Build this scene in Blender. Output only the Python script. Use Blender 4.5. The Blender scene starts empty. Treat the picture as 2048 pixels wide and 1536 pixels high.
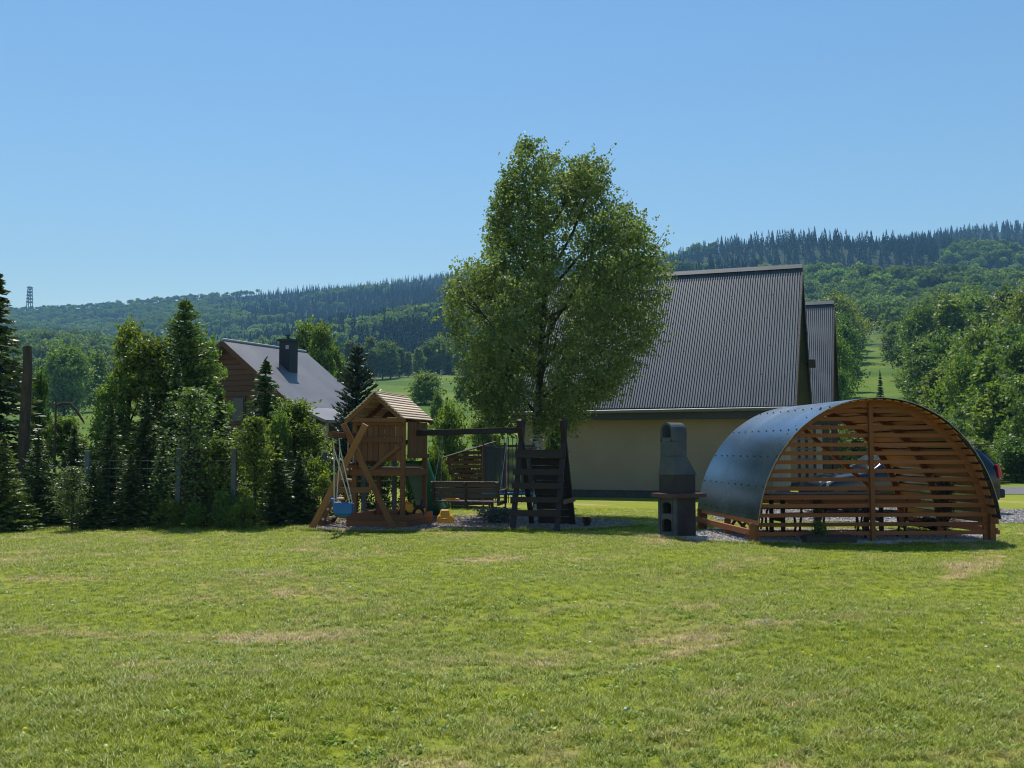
import bpy, math, random
import numpy as np
from mathutils import Matrix, Vector

R = math.radians
rng = np.random.default_rng(7)
random.seed(7)
SC = bpy.context.scene
COL = SC.collection

# ------------------------------------------------------------------ camera
F = 2000.0; CAMZ = 1.6; HOR = 898.0
PITCH = math.atan((HOR - 768.0) / F)
cam_d = bpy.data.cameras.new('camera')
cam_d.sensor_width = 36; cam_d.lens = F * 36 / 2048.0
cam_d.clip_start = 0.1; cam_d.clip_end = 8000
cam = bpy.data.objects.new('camera', cam_d); COL.objects.link(cam)
cam.location = (0, 0, CAMZ); cam.rotation_euler = (R(90) + PITCH, 0, 0)
SC.camera = cam

# ------------------------------------------------------------------ sky, sun, exposure
SUN_EL, SUN_AZ = 61.0, -12.0          # azimuth to the right of the view axis (+Y)
w = bpy.data.worlds.new('World'); SC.world = w; w.use_nodes = True
nt = w.node_tree; nt.nodes.clear()
sky = nt.nodes.new('ShaderNodeTexSky'); sky.sky_type = 'NISHITA'; sky.sun_disc = False
sky.sun_elevation = R(SUN_EL); sky.sun_rotation = R(SUN_AZ)
sky.altitude = 300; sky.air_density = 1.5; sky.dust_density = 0.2; sky.ozone_density = 3.0
bg = nt.nodes.new('ShaderNodeBackground'); bg.inputs[1].default_value = 0.096
wo = nt.nodes.new('ShaderNodeOutputWorld')
hs = nt.nodes.new('ShaderNodeHueSaturation'); hs.inputs['Saturation'].default_value = 1.2
nt.links.new(sky.outputs[0], hs.inputs['Color']); nt.links.new(hs.outputs[0], bg.inputs[0]); nt.links.new(bg.outputs[0], wo.inputs[0])
sl = bpy.data.lights.new('sun', 'SUN'); sl.energy = 5.0; sl.angle = R(0.53); sl.color = (1.0, 0.94, 0.84)
so = bpy.data.objects.new('sun', sl); COL.objects.link(so)
sd = Vector((math.sin(R(SUN_AZ)) * math.cos(R(SUN_EL)), math.cos(R(SUN_AZ)) * math.cos(R(SUN_EL)), math.sin(R(SUN_EL))))
so.rotation_euler = sd.to_track_quat('Z', 'Y').to_euler()
so.location = (0, 0, 60)
SC.view_settings.view_transform = 'Standard'; SC.view_settings.look = 'None'
SC.view_settings.exposure = 0.30; SC.view_settings.gamma = 1.0
SC.view_settings.use_curve_mapping = False
SC.render.engine = 'CYCLES'
SC.cycles.max_bounces = 6; SC.cycles.diffuse_bounces = 3; SC.cycles.transmission_bounces = 4
SC.cycles.transparent_max_bounces = 4; SC.cycles.volume_bounces = 0
SC.cycles.use_denoising = True
SC.cycles.pixel_filter_type = 'BLACKMAN_HARRIS'; SC.cycles.filter_width = 1.1

# ------------------------------------------------------------------ layout maths
def at(px, py, Y):
    """world point on the sight line of photo pixel (2048 wide) at distance Y"""
    a = (px - 1024) / F; b = (768 - py) / F
    d = Vector((a, math.cos(PITCH) - b * math.sin(PITCH), math.sin(PITCH) + b * math.cos(PITCH)))
    return Vector((0, 0, CAMZ)) + d * (Y / d.y)
def gp(px, py, z=0.0):
    a = (px - 1024) / F; b = (768 - py) / F
    d = Vector((a, math.cos(PITCH) - b * math.sin(PITCH), math.sin(PITCH) + b * math.cos(PITCH)))
    return Vector((0, 0, CAMZ)) + d * ((z - CAMZ) / d.z)

# ------------------------------------------------------------------ materials
def new_mat(name):
    m = bpy.data.materials.new(name); m.use_nodes = True
    nt = m.node_tree; nt.nodes.clear()
    out = nt.nodes.new('ShaderNodeOutputMaterial')
    return m, nt, out
def N(nt, t, **kw):
    n = nt.nodes.new(t)
    for k, v in kw.items(): setattr(n, k, v)
    return n
def ramp(nt, fac, stops):
    r = N(nt, 'ShaderNodeValToRGB'); e = r.color_ramp.elements
    while len(e) < len(stops): e.new(0.5)
    for i, (p, c) in enumerate(stops):
        e[i].position = p; e[i].color = (*c, 1) if len(c) == 3 else c
    nt.links.new(fac, r.inputs[0]); return r
def noise(nt, vec, scale, detail=4, rough=0.55, stretch=None):
    n = N(nt, 'ShaderNodeTexNoise'); n.inputs['Scale'].default_value = scale
    n.inputs['Detail'].default_value = detail; n.inputs['Roughness'].default_value = rough
    if stretch:
        mp = N(nt, 'ShaderNodeMapping'); mp.inputs['Scale'].default_value = stretch
        nt.links.new(vec, mp.inputs[0]); vec = mp.outputs[0]
    nt.links.new(vec, n.inputs['Vector']); return n
def mixc(nt, f, a, b, bt='MIX'):
    m = N(nt, 'ShaderNodeMix', data_type='RGBA', blend_type=bt)
    for i, v in ((0, f), (6, a), (7, b)):
        if hasattr(v, 'is_linked') or hasattr(v, 'node'): nt.links.new(v, m.inputs[i])
        elif isinstance(v, (int, float)): m.inputs[i].default_value = v
        else: m.inputs[i].default_value = (*v, 1)
    return m.outputs[2]
def surf(name, c1, c2, scale=8, rough=0.7, bump=0.15, metal=0.0, spec=0.4, stretch=None, coord='pos', rnd=0.0, fine=60, bdist=0.01, dirt=None):
    m, nt, out = new_mat(name)
    b = N(nt, 'ShaderNodeBsdfPrincipled')
    b.inputs['Metallic'].default_value = metal; b.inputs['Specular IOR Level'].default_value = spec
    if coord == 'obj': vec = N(nt, 'ShaderNodeTexCoord').outputs['Object']
    else: vec = N(nt, 'ShaderNodeNewGeometry').outputs['Position']
    oi = N(nt, 'ShaderNodeObjectInfo')
    if coord == 'obj':
        va = N(nt, 'ShaderNodeVectorMath', operation='ADD'); cx = N(nt, 'ShaderNodeCombineXYZ')
        ml = N(nt, 'ShaderNodeMath', operation='MULTIPLY'); ml.inputs[1].default_value = 37
        nt.links.new(oi.outputs['Random'], ml.inputs[0])
        for i in range(3): nt.links.new(ml.outputs[0], cx.inputs[i])
        nt.links.new(vec, va.inputs[0]); nt.links.new(cx.outputs[0], va.inputs[1]); vec = va.outputs[0]
    n = noise(nt, vec, scale, 5, 0.6, stretch)
    c = ramp(nt, n.outputs[0], [(0.3, c1), (0.7, c2)]).outputs[0]
    if rnd:
        mr = N(nt, 'ShaderNodeMapRange'); mr.inputs[3].default_value = 1 - rnd; mr.inputs[4].default_value = 1 + rnd
        nt.links.new(oi.outputs['Random'], mr.inputs[0])
        h = N(nt, 'ShaderNodeHueSaturation'); nt.links.new(mr.outputs[0], h.inputs['Value']); nt.links.new(c, h.inputs['Color']); c = h.outputs[0]
    if dirt:
        dn = noise(nt, vec, dirt[0], 6, 0.65)
        dr = ramp(nt, dn.outputs[0], [(dirt[1], (0, 0, 0)), (dirt[1] + 0.15, (1, 1, 1))])
        c = mixc(nt, dr.outputs[0], c, dirt[2])
    nt.links.new(c, b.inputs['Base Color'])
    rr = N(nt, 'ShaderNodeMapRange'); rr.inputs[3].default_value = max(0.03, rough - 0.12); rr.inputs[4].default_value = min(1, rough + 0.12)
    nt.links.new(n.outputs[0], rr.inputs[0]); nt.links.new(rr.outputs[0], b.inputs['Roughness'])
    if bump:
        n2 = noise(nt, vec, fine, 3, 0.6, stretch); bp = N(nt, 'ShaderNodeBump')
        bp.inputs['Strength'].default_value = bump; bp.inputs['Distance'].default_value = bdist
        nt.links.new(n2.outputs[0], bp.inputs['Height']); nt.links.new(bp.outputs[0], b.inputs['Normal'])
    nt.links.new(b.outputs[0], out.inputs[0])
    return m
def foliage(name, dark, light, transl=0.3, rough=0.45, rnd=0.25, spec=0.5):
    m, nt, out = new_mat(name)
    at_ = N(nt, 'ShaderNodeAttribute', attribute_name='tint')
    oi = N(nt, 'ShaderNodeObjectInfo')
    c = mixc(nt, at_.outputs['Fac'], dark, light)
    mr = N(nt, 'ShaderNodeMapRange'); mr.inputs[3].default_value = 1 - rnd; mr.inputs[4].default_value = 1 + rnd
    nt.links.new(oi.outputs['Random'], mr.inputs[0])
    mh = N(nt, 'ShaderNodeMapRange'); mh.inputs[3].default_value = 0.485; mh.inputs[4].default_value = 0.515
    wn = N(nt, 'ShaderNodeTexWhiteNoise', noise_dimensions='1D'); nt.links.new(oi.outputs['Random'], wn.inputs['W'])
    nt.links.new(wn.outputs[0], mh.inputs[0])
    h = N(nt, 'ShaderNodeHueSaturation'); nt.links.new(mr.outputs[0], h.inputs['Value']); nt.links.new(mh.outputs[0], h.inputs['Hue']); nt.links.new(c, h.inputs['Color'])
    b = N(nt, 'ShaderNodeBsdfPrincipled'); b.inputs['Roughness'].default_value = rough; b.inputs['Specular IOR Level'].default_value = spec
    nt.links.new(h.outputs[0], b.inputs['Base Color'])
    if transl > 0:
        t = N(nt, 'ShaderNodeBsdfTranslucent')
        tc = mixc(nt, 1.0, h.outputs[0], (1.5, 1.55, 0.7), 'MULTIPLY'); nt.links.new(tc, t.inputs[0])
        ms = N(nt, 'ShaderNodeMixShader'); ms.inputs[0].default_value = transl
        nt.links.new(b.outputs[0], ms.inputs[1]); nt.links.new(t.outputs[0], ms.inputs[2]); nt.links.new(ms.outputs[0], out.inputs[0])
    else: nt.links.new(b.outputs[0], out.inputs[0])
    return m

WOODKW = dict(coord='obj', stretch=(1.2, 9, 9), scale=2.2, fine=14, bump=0.35, rnd=0.22)
M = {
 'wood_play': surf('wood_play', (0.11, 0.043, 0.015), (0.215, 0.09, 0.032), rough=0.62, **WOODKW),
 'wood_purple': surf('wood_purple', (0.024, 0.013, 0.013), (0.055, 0.028, 0.026), rough=0.36, **WOODKW),
 'wood_leg': surf('wood_leg', (0.17, 0.072, 0.026), (0.31, 0.14, 0.055), rough=0.6, **WOODKW),
 'wood_climber': surf('wood_climber', (0.014, 0.009, 0.010), (0.034, 0.020, 0.020), rough=0.7, **WOODKW),
 'gutter_grey': surf('gutter_grey', (0.11, 0.115, 0.125), (0.15, 0.155, 0.165), rough=0.55, bump=0),
 'wood_shelter': surf('wood_shelter', (0.165, 0.050, 0.013), (0.32, 0.108, 0.030), rough=0.6, **WOODKW),
 'wood_batten_lit': surf('wood_batten_lit', (0.34, 0.12, 0.04), (0.58, 0.25, 0.095), rough=0.6, **WOODKW),  # paler than the slats: warm sunlight inside the shelter painted into the wood colour
 'wood_pale': surf('wood_pale', (0.50, 0.38, 0.28), (0.70, 0.58, 0.46), rough=0.75, **WOODKW),
 'wood_house': surf('wood_house', (0.06, 0.022, 0.011), (0.11, 0.042, 0.02), rough=0.65, **WOODKW),
 'wood_shed': surf('wood_shed', (0.07, 0.035, 0.018), (0.15, 0.075, 0.04), rough=0.7, **WOODKW),
 'wood_dark': surf('wood_dark', (0.025, 0.02, 0.02), (0.06, 0.045, 0.04), rough=0.8, **WOODKW),
 'barn_metal': surf('barn_metal', (0.076, 0.092, 0.108), (0.102, 0.122, 0.143), scale=1.3, rough=0.5, metal=0.15, bump=0.03, dirt=(0.7, 0.62, (0.09, 0.09, 0.093))),
 'barn_trim': surf('barn_trim', (0.03, 0.035, 0.045), (0.05, 0.055, 0.065), rough=0.5, bump=0.05),
 'plaster': surf('plaster', (0.265, 0.215, 0.165), (0.32, 0.265, 0.205), scale=0.8, rough=0.92, bump=0.25, spec=0.15, fine=90, bdist=0.004, dirt=(0.5, 0.66, (0.16, 0.15, 0.115))),
 'plinth': surf('plinth', (0.05, 0.05, 0.05), (0.09, 0.09, 0.085), rough=0.9, bump=0.3),
 'sheet': surf('sheet', (0.17, 0.25, 0.36), (0.23, 0.32, 0.43), scale=0.8, rough=0.26, metal=1.0, bump=0.0, dirt=(0.9, 0.66, (0.30, 0.30, 0.27))),
 'screw': surf('screw', (0.03, 0.03, 0.035), (0.06, 0.06, 0.06), rough=0.5, bump=0),
 'house_roof': surf('house_roof', (0.115, 0.115, 0.128), (0.145, 0.145, 0.16), scale=0.6, rough=0.5, metal=0.15, bump=0.02, dirt=(0.8, 0.68, (0.12, 0.12, 0.13))),
 'chimney': surf('chimney', (0.010, 0.012, 0.018), (0.022, 0.025, 0.034), rough=0.6, bump=0.1),
 'glass': surf('glass', (0.02, 0.035, 0.05), (0.03, 0.05, 0.07), rough=0.16, bump=0, spec=0.4),
 'concrete': surf('concrete', (0.06, 0.07, 0.078), (0.105, 0.117, 0.127), scale=3, rough=0.9, bump=0.4, spec=0.2, fine=70, dirt=(2.2, 0.6, (0.13, 0.13, 0.13))),
 'soot': surf('soot', (0.025, 0.022, 0.023), (0.06, 0.05, 0.05), scale=3, rough=0.9, bump=0.3),
 'brick_red': surf('brick_red', (0.075, 0.04, 0.038), (0.12, 0.062, 0.055), scale=6, rough=0.85, bump=0.3),
 'post_grey': surf('post_grey', (0.07, 0.083, 0.10), (0.13, 0.145, 0.17), scale=5, rough=0.85, bump=0.3),
 'wire': surf('wire', (0.16, 0.2, 0.17), (0.2, 0.24, 0.2), rough=0.5, metal=0.5, bump=0),
 'steel': surf('steel', (0.3, 0.3, 0.31), (0.42, 0.42, 0.43), rough=0.35, metal=0.9, bump=0),
 'rope': surf('rope', (0.45, 0.44, 0.38), (0.6, 0.58, 0.5), scale=30, rough=0.9, bump=0.2),
 'blue': surf('blue', (0.012, 0.11, 0.38), (0.02, 0.15, 0.45), scale=3, rough=0.35, bump=0.02),
 'yellow': surf('yellow', (0.75, 0.34, 0.015), (0.85, 0.42, 0.03), scale=3, rough=0.4, bump=0.02),
 'orange': surf('orange', (0.7, 0.14, 0.02), (0.8, 0.2, 0.03), scale=3, rough=0.4, bump=0.02),
 'black': surf('black', (0.012, 0.012, 0.013), (0.025, 0.025, 0.027), scale=5, rough=0.55, bump=0.05),
 'green_slide': surf('green_slide', (0.015, 0.12, 0.075), (0.03, 0.17, 0.11), scale=2, rough=0.35, bump=0.02),
 'net': surf('net', (0.05, 0.06, 0.07), (0.08, 0.09, 0.10), rough=0.8, bump=0),
 'red_brown': surf('red_brown', (0.16, 0.045, 0.03), (0.2, 0.06, 0.04), rough=0.5, bump=0),
 'car_paint': surf('car_paint', (0.008, 0.011, 0.02), (0.011, 0.015, 0.026), scale=1, rough=0.14, metal=0.3, bump=0, spec=0.8),
 'car_red': surf('car_red', (0.5, 0.01, 0.012), (0.6, 0.02, 0.02), rough=0.15, bump=0),
 'rubber': surf('rubber', (0.012, 0.012, 0.012), (0.022, 0.022, 0.022), rough=0.85, bump=0.1),
 'white_film': surf('white_film', (0.62, 0.65, 0.68), (0.75, 0.77, 0.8), rough=0.5, bump=0.05),
 'asphalt': surf('asphalt', (0.09, 0.09, 0.095), (0.14, 0.14, 0.145), scale=2, rough=0.9, bump=0.3),
 'gravel': surf('gravel', (0.10, 0.09, 0.085), (0.26, 0.235, 0.22), scale=22, rough=0.95, bump=0.8, fine=45, bdist=0.02),
 'gravel_mulch': surf('gravel_mulch', (0.06, 0.045, 0.038), (0.15, 0.12, 0.10), scale=22, rough=0.95, bump=0.8, fine=45, bdist=0.02),
 'stone': surf('stone', (0.22, 0.2, 0.19), (0.46, 0.43, 0.41), coord='obj', scale=1.5, rough=0.9, bump=0.1, rnd=0.35),
 'stone_brown': surf('stone_brown', (0.13, 0.105, 0.09), (0.30, 0.25, 0.215), coord='obj', scale=1.5, rough=0.9, bump=0.1, rnd=0.4),
 'bark': surf('bark', (0.035, 0.028, 0.02), (0.09, 0.07, 0.05), scale=4, rough=0.95, bump=0.6, stretch=(5, 5, 1)),
 'tin': surf('tin', (0.30, 0.31, 0.33), (0.38, 0.39, 0.41), rough=0.5, metal=0.3, bump=0.05),
}
def birch_bark():
    m, nt, out = new_mat('birch_bark'); b = N(nt, 'ShaderNodeBsdfPrincipled'); b.inputs['Roughness'].default_value = 0.8
    g = N(nt, 'ShaderNodeNewGeometry')
    n = noise(nt, g.outputs['Position'], 3, 4, 0.6, (1.5, 1.5, 5))
    c = ramp(nt, n.outputs[0], [(0.44, (0.03, 0.03, 0.03)), (0.52, (0.40, 0.40, 0.38))]).outputs[0]
    sp = N(nt, 'ShaderNodeSeparateXYZ'); nt.links.new(g.outputs['Position'], sp.inputs[0]); mr = N(nt, 'ShaderNodeMapRange'); mr.inputs[1].default_value = 2.2; mr.inputs[2].default_value = 3.2; nt.links.new(sp.outputs[2], mr.inputs[0]); c = mixc(nt, mr.outputs[0], c, (0.05, 0.038, 0.03))
    nt.links.new(c, b.inputs['Base Color']); nt.links.new(b.outputs[0], out.inputs[0]); return m
M['birch_bark'] = birch_bark()
M['leaf_birch'] = foliage('leaf_birch', (0.06, 0.105, 0.042), (0.215, 0.29, 0.10), 0.42, 0.52, 0.05, 0.35)
M['leaf_mid'] = foliage('leaf_mid', (0.042, 0.095, 0.022), (0.175, 0.255, 0.05), 0.38, 0.55, 0.3)
M['leaf_bright'] = foliage('leaf_bright', (0.06, 0.11, 0.02), (0.23, 0.29, 0.045), 0.42, 0.55, 0.22)
M['leaf_pale'] = foliage('leaf_pale', (0.055, 0.10, 0.03), (0.20, 0.28, 0.10), 0.36, 0.45, 0.12, 0.5)
M['leaf_copper'] = foliage('leaf_copper', (0.05, 0.025, 0.016), (0.17, 0.10, 0.06), 0.3, 0.4, 0.15)
M['needle'] = foliage('needle', (0.017, 0.045, 0.014), (0.10, 0.16, 0.03), 0.15, 0.5, 0.2)
M['needle_blue'] = foliage('needle_blue', (0.018, 0.036, 0.026), (0.06, 0.085, 0.06), 0.12, 0.5, 0.15)
M['needle_light'] = foliage('needle_light', (0.035, 0.08, 0.02), (0.15, 0.22, 0.045), 0.25, 0.5, 0.15)
M['leaf_grey'] = foliage('leaf_grey', (0.07, 0.10, 0.09), (0.17, 0.21, 0.19), 0.2, 0.6, 0.1)
M['far_dec'] = foliage('far_dec', (0.05, 0.105, 0.025), (0.21, 0.28, 0.065), 0.30, 0.7, 0.5, 0.2)
M['far_con'] = foliage('far_con', (0.008, 0.022, 0.013), (0.022, 0.043, 0.020), 0.08, 0.7, 0.3, 0.2)

# grass colour shared by soil and blades: patches stay with the place
def grass_colour(nt, blade):
    g = N(nt, 'ShaderNodeNewGeometry'); pos = g.outputs['Position']
    # mowing passes run in arcs round a point by the hedge
    sb = N(nt, 'ShaderNodeVectorMath', operation='SUBTRACT'); nt.links.new(pos, sb.inputs[0]); sb.inputs[1].default_value = (-6.1, 20.9, 0)
    sx = N(nt, 'ShaderNodeSeparateXYZ'); nt.links.new(sb.outputs[0], sx.inputs[0])
    an = N(nt, 'ShaderNodeMath', operation='ARCTAN2'); nt.links.new(sx.outputs[0], an.inputs[0]); m1 = N(nt, 'ShaderNodeMath', operation='MULTIPLY'); m1.inputs[1].default_value = -1; nt.links.new(sx.outputs[1], m1.inputs[0]); nt.links.new(m1.outputs[0], an.inputs[1])
    fl = N(nt, 'ShaderNodeVectorMath', operation='MULTIPLY'); nt.links.new(sb.outputs[0], fl.inputs[0]); fl.inputs[1].default_value = (1, 1, 0)
    ln = N(nt, 'ShaderNodeVectorMath', operation='LENGTH'); nt.links.new(fl.outputs[0], ln.inputs[0])
    a4 = N(nt, 'ShaderNodeMath', operation='MULTIPLY'); a4.inputs[1].default_value = 5.5; nt.links.new(an.outputs[0], a4.inputs[0])
    r4 = N(nt, 'ShaderNodeMath', operation='MULTIPLY'); r4.inputs[1].default_value = 1.25; nt.links.new(ln.outputs['Value'], r4.inputs[0])
    cv = N(nt, 'ShaderNodeCombineXYZ'); nt.links.new(r4.outputs[0], cv.inputs[0]); nt.links.new(a4.outputs[0], cv.inputs[1])
    a = noise(nt, cv.outputs[0], 0.8, 5, 0.6)
    s = noise(nt, pos, 2.6, 4, 0.6)
    big = noise(nt, pos, 0.16, 2, 0.5)
    ad = N(nt, 'ShaderNodeMath', operation='MULTIPLY_ADD'); nt.links.new(s.outputs[0], ad.inputs[0]); ad.inputs[1].default_value = 0.42; nt.links.new(a.outputs[0], ad.inputs[2])
    ad2 = N(nt, 'ShaderNodeMath', operation='MULTIPLY_ADD'); nt.links.new(big.outputs[0], ad2.inputs[0]); ad2.inputs[1].default_value = 0.25; nt.links.new(ad.outputs[0], ad2.inputs[2])
    k = 1.0 if blade else 0.78
    c = ramp(nt, ad2.outputs[0], [(0.0, (0.205 * k, 0.275 * k, 0.014 * k)), (0.72, (0.285 * k, 0.335 * k, 0.022 * k)), (0.87, (0.28 * k, 0.33 * k, 0.045 * k)), (0.96, (0.37 * k, 0.355 * k, 0.09 * k)), (1.0, (0.48 * k, 0.40 * k, 0.18 * k))])
    return c.outputs[0], pos
def grass_ground():
    m, nt, out = new_mat('grass_ground'); b = N(nt, 'ShaderNodeBsdfPrincipled'); b.inputs['Roughness'].default_value = 0.9; b.inputs['Specular IOR Level'].default_value = 0.1
    c, pos = grass_colour(nt, False)
    f = noise(nt, pos, 26, 5, 0.75); fr = ramp(nt, f.outputs[0], [(0.3, (0.55, 0.55, 0.5)), (0.7, (1.35, 1.35, 1.2))])
    c = mixc(nt, 1.0, c, fr.outputs[0], 'MULTIPLY')
    # beyond the lawn: rough meadow, darker and greener
    sp = N(nt, 'ShaderNodeSeparateXYZ'); nt.links.new(pos, sp.inputs[0])
    mr = N(nt, 'ShaderNodeMapRange'); mr.inputs[1].default_value = 34; mr.inputs[2].default_value = 60; nt.links.new(sp.outputs[1], mr.inputs[0])
    mn = noise(nt, pos, 0.03, 5, 0.55, (1, 2.2, 2)); mn2 = noise(nt, pos, 0.9, 3, 0.6)
    mc = ramp(nt, mn.outputs[0], [(0.35, (0.050, 0.100, 0.010)), (0.5, (0.085, 0.145, 0.013)), (0.68, (0.135, 0.180, 0.022))]).outputs[0]
    mf = ramp(nt, mn2.outputs[0], [(0.3, (0.75, 0.75, 0.75)), (0.7, (1.2, 1.2, 1.1))])
    mc = mixc(nt, 1.0, mc, mf.outputs[0], 'MULTIPLY')
    c = mixc(nt, mr.outputs[0], c, mc)
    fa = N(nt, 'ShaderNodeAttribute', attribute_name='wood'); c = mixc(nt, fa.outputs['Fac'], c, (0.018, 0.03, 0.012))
    nt.links.new(c, b.inputs['Base Color'])
    bp = N(nt, 'ShaderNodeBump'); bp.inputs['Strength'].default_value = 0.8; bp.inputs['Distance'].default_value = 0.03
    nt.links.new(f.outputs[0], bp.inputs['Height']); nt.links.new(bp.outputs[0], b.inputs['Normal'])
    nt.links.new(b.outputs[0], out.inputs[0]); return m
M['ground'] = grass_ground()
def blade_mat(name, mul):
    m, nt, out = new_mat(name); c, pos = grass_colour(nt, True)
    at_ = N(nt, 'ShaderNodeAttribute', attribute_name='tint'); oi = N(nt, 'ShaderNodeObjectInfo')
    v = ramp(nt, at_.outputs['Fac'], [(0, (0.55 * mul[0], 0.62 * mul[1], 0.6 * mul[2])), (0.8, (1.25 * mul[0], 1.28 * mul[1], 1.1 * mul[2])), (0.86, (1.7 * mul[0], 1.45 * mul[1], 2.6 * mul[2])), (1.0, (2.2 * mul[0], 1.8 * mul[1], 3.6 * mul[2]))])
    c = mixc(nt, 1.0, c, v.outputs[0], 'MULTIPLY')
    v2 = ramp(nt, oi.outputs['Random'], [(0, (0.75, 0.8, 0.8)), (1, (1.25, 1.2, 1.1))]); c = mixc(nt, 1.0, c, v2.outputs[0], 'MULTIPLY')
    b = N(nt, 'ShaderNodeBsdfPrincipled'); b.inputs['Roughness'].default_value = 0.5; b.inputs['Specular IOR Level'].default_value = 0.35
    t = N(nt, 'ShaderNodeBsdfTranslucent'); ms = N(nt, 'ShaderNodeMixShader'); ms.inputs[0].default_value = 0.42
    nt.links.new(c, b.inputs['Base Color']); nt.links.new(c, t.inputs[0])
    nt.links.new(b.outputs[0], ms.inputs[1]); nt.links.new(t.outputs[0], ms.inputs[2]); nt.links.new(ms.outputs[0], out.inputs[0]); return m
M['blade'] = blade_mat('blade', (1, 1, 1)); M['clover'] = blade_mat('clover', (0.78, 0.98, 0.95))

# ------------------------------------------------------------------ mesh helpers
def raw_mesh(name, V, Fc, tint=None, mat=None, smooth=False):
    """V (n,3) array, Fc (m,k) int array"""
    me = bpy.data.meshes.new(name)
    V = np.asarray(V, np.float32); Fc = np.asarray(Fc, np.int32); k = Fc.shape[1]
    me.vertices.add(len(V)); me.vertices.foreach_set('co', V.ravel())
    me.loops.add(Fc.size); me.loops.foreach_set('vertex_index', Fc.ravel())
    me.polygons.add(len(Fc)); me.polygons.foreach_set('loop_start', np.arange(0, Fc.size, k, dtype=np.int32))
    me.polygons.foreach_set('loop_total', np.full(len(Fc), k, np.int32))
    if smooth: me.polygons.foreach_set('use_smooth', np.ones(len(Fc), bool))
    if tint is not None:
        a = me.attributes.new('tint', 'FLOAT', 'POINT'); a.data.foreach_set('value', np.asarray(tint, np.float32))
    me.update(calc_edges=True)
    if mat: me.materials.append(mat)
    return me
ROOT = {}
def rootloc(p):
    while p is not None:
        if p.name in ROOT: return ROOT[p.name]
        p = p.parent
    return Vector((0, 0, 0))
def link(name, me, parent=None):
    o = bpy.data.objects.new(name, me); COL.objects.link(o)
    if parent is not None: o.parent = parent
    return o
def props(o, label=None, cat=None, group=None, kind=None):
    for k, v in (('label', label), ('category', cat), ('group', group), ('kind', kind)):
        if v: o[k] = v
    return o
def thing(name, loc, label, cat, group=None):
    o = bpy.data.objects.new(name, None); COL.objects.link(o); o.location = loc; o.empty_display_size = 0.2
    ROOT[o.name] = Vector(loc)
    return props(o, label, cat, group)
class MB:
    def __init__(s): s.v = []; s.f = []
    def add(s, vs, fs):
        b = len(s.v); s.v += [tuple(v) for v in vs]; s.f += [tuple(b + i for i in f) for f in fs]; return s
    def hexa(s, p):  # 8 points: bottom 4 ccw, top 4 ccw
        return s.add(p, [(0, 3, 2, 1), (4, 5, 6, 7), (0, 1, 5, 4), (1, 2, 6, 5), (2, 3, 7, 6), (3, 0, 4, 7)])
    def box(s, o, u, v, wv):  # corner o and three edge vectors
        o, u, v, wv = map(Vector, (o, u, v, wv))
        return s.hexa([o, o + u, o + u + v, o + v, o + wv, o + u + wv, o + u + v + wv, o + v + wv])
    def beam(s, a, b, wd, ht, side=None):
        a, b = Vector(a), Vector(b); d = (b - a).normalized()
        sd_ = Vector(side) if side is not None else d.cross(Vector((0, 0, 1)))
        if sd_.length < 1e-3: sd_ = Vector((1, 0, 0))
        sd_ = (sd_ - d * sd_.dot(d)).normalized(); up = sd_.cross(d).normalized()
        o = a - sd_ * wd / 2 - up * ht / 2
        return s.box(o, b - a, sd_ * wd, up * ht)
    def tube(s, pts, rad, n=8, cap=True):
        pts = [Vector(p) for p in pts]; rings = []
        if isinstance(rad, (int, float)): rad = [rad] * len(pts)
        prev = None
        for i, p in enumerate(pts):
            d = (pts[min(i + 1, len(pts) - 1)] - pts[max(i - 1, 0)]).normalized()
            if prev is None:
                x = d.cross(Vector((0, 0, 1)));  x = x if x.length > 1e-3 else Vector((1, 0, 0))
            else: x = prev
            x = (x - d * x.dot(d)).normalized(); prev = x; y = d.cross(x)
            rings.append([p + (x * math.cos(2 * math.pi * k / n) + y * math.sin(2 * math.pi * k / n)) * rad[i] for k in range(n)])
        vs = [v for r in rings for v in r]; fs = []
        for i in range(len(pts) - 1):
            for k in range(n):
                k2 = (k + 1) % n; fs.append((i * n + k, i * n + k2, (i + 1) * n + k2, (i + 1) * n + k))
        if cap: fs += [tuple(range(n - 1, -1, -1)), tuple(range((len(pts) - 1) * n, len(pts) * n))]
        return s.add(vs, fs)
    def build(s, name, mat, parent=None, smooth=False, kind=None, bevel=0):
        L = rootloc(parent); me = bpy.data.meshes.new(name)
        me.from_pydata([Vector(v) - L for v in s.v], [], s.f); me.materials.append(M[mat] if isinstance(mat, str) else mat)
        if smooth: me.polygons.foreach_set('use_smooth', [True] * len(me.polygons))
        me.update(); o = link(name, me, parent)
        if bevel:
            b = o.modifiers.new('bevel', 'BEVEL'); b.width = bevel; b.segments = 2; b.limit_method = 'ANGLE'
        if kind: o['kind'] = kind
        return o
UC = {}
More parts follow.
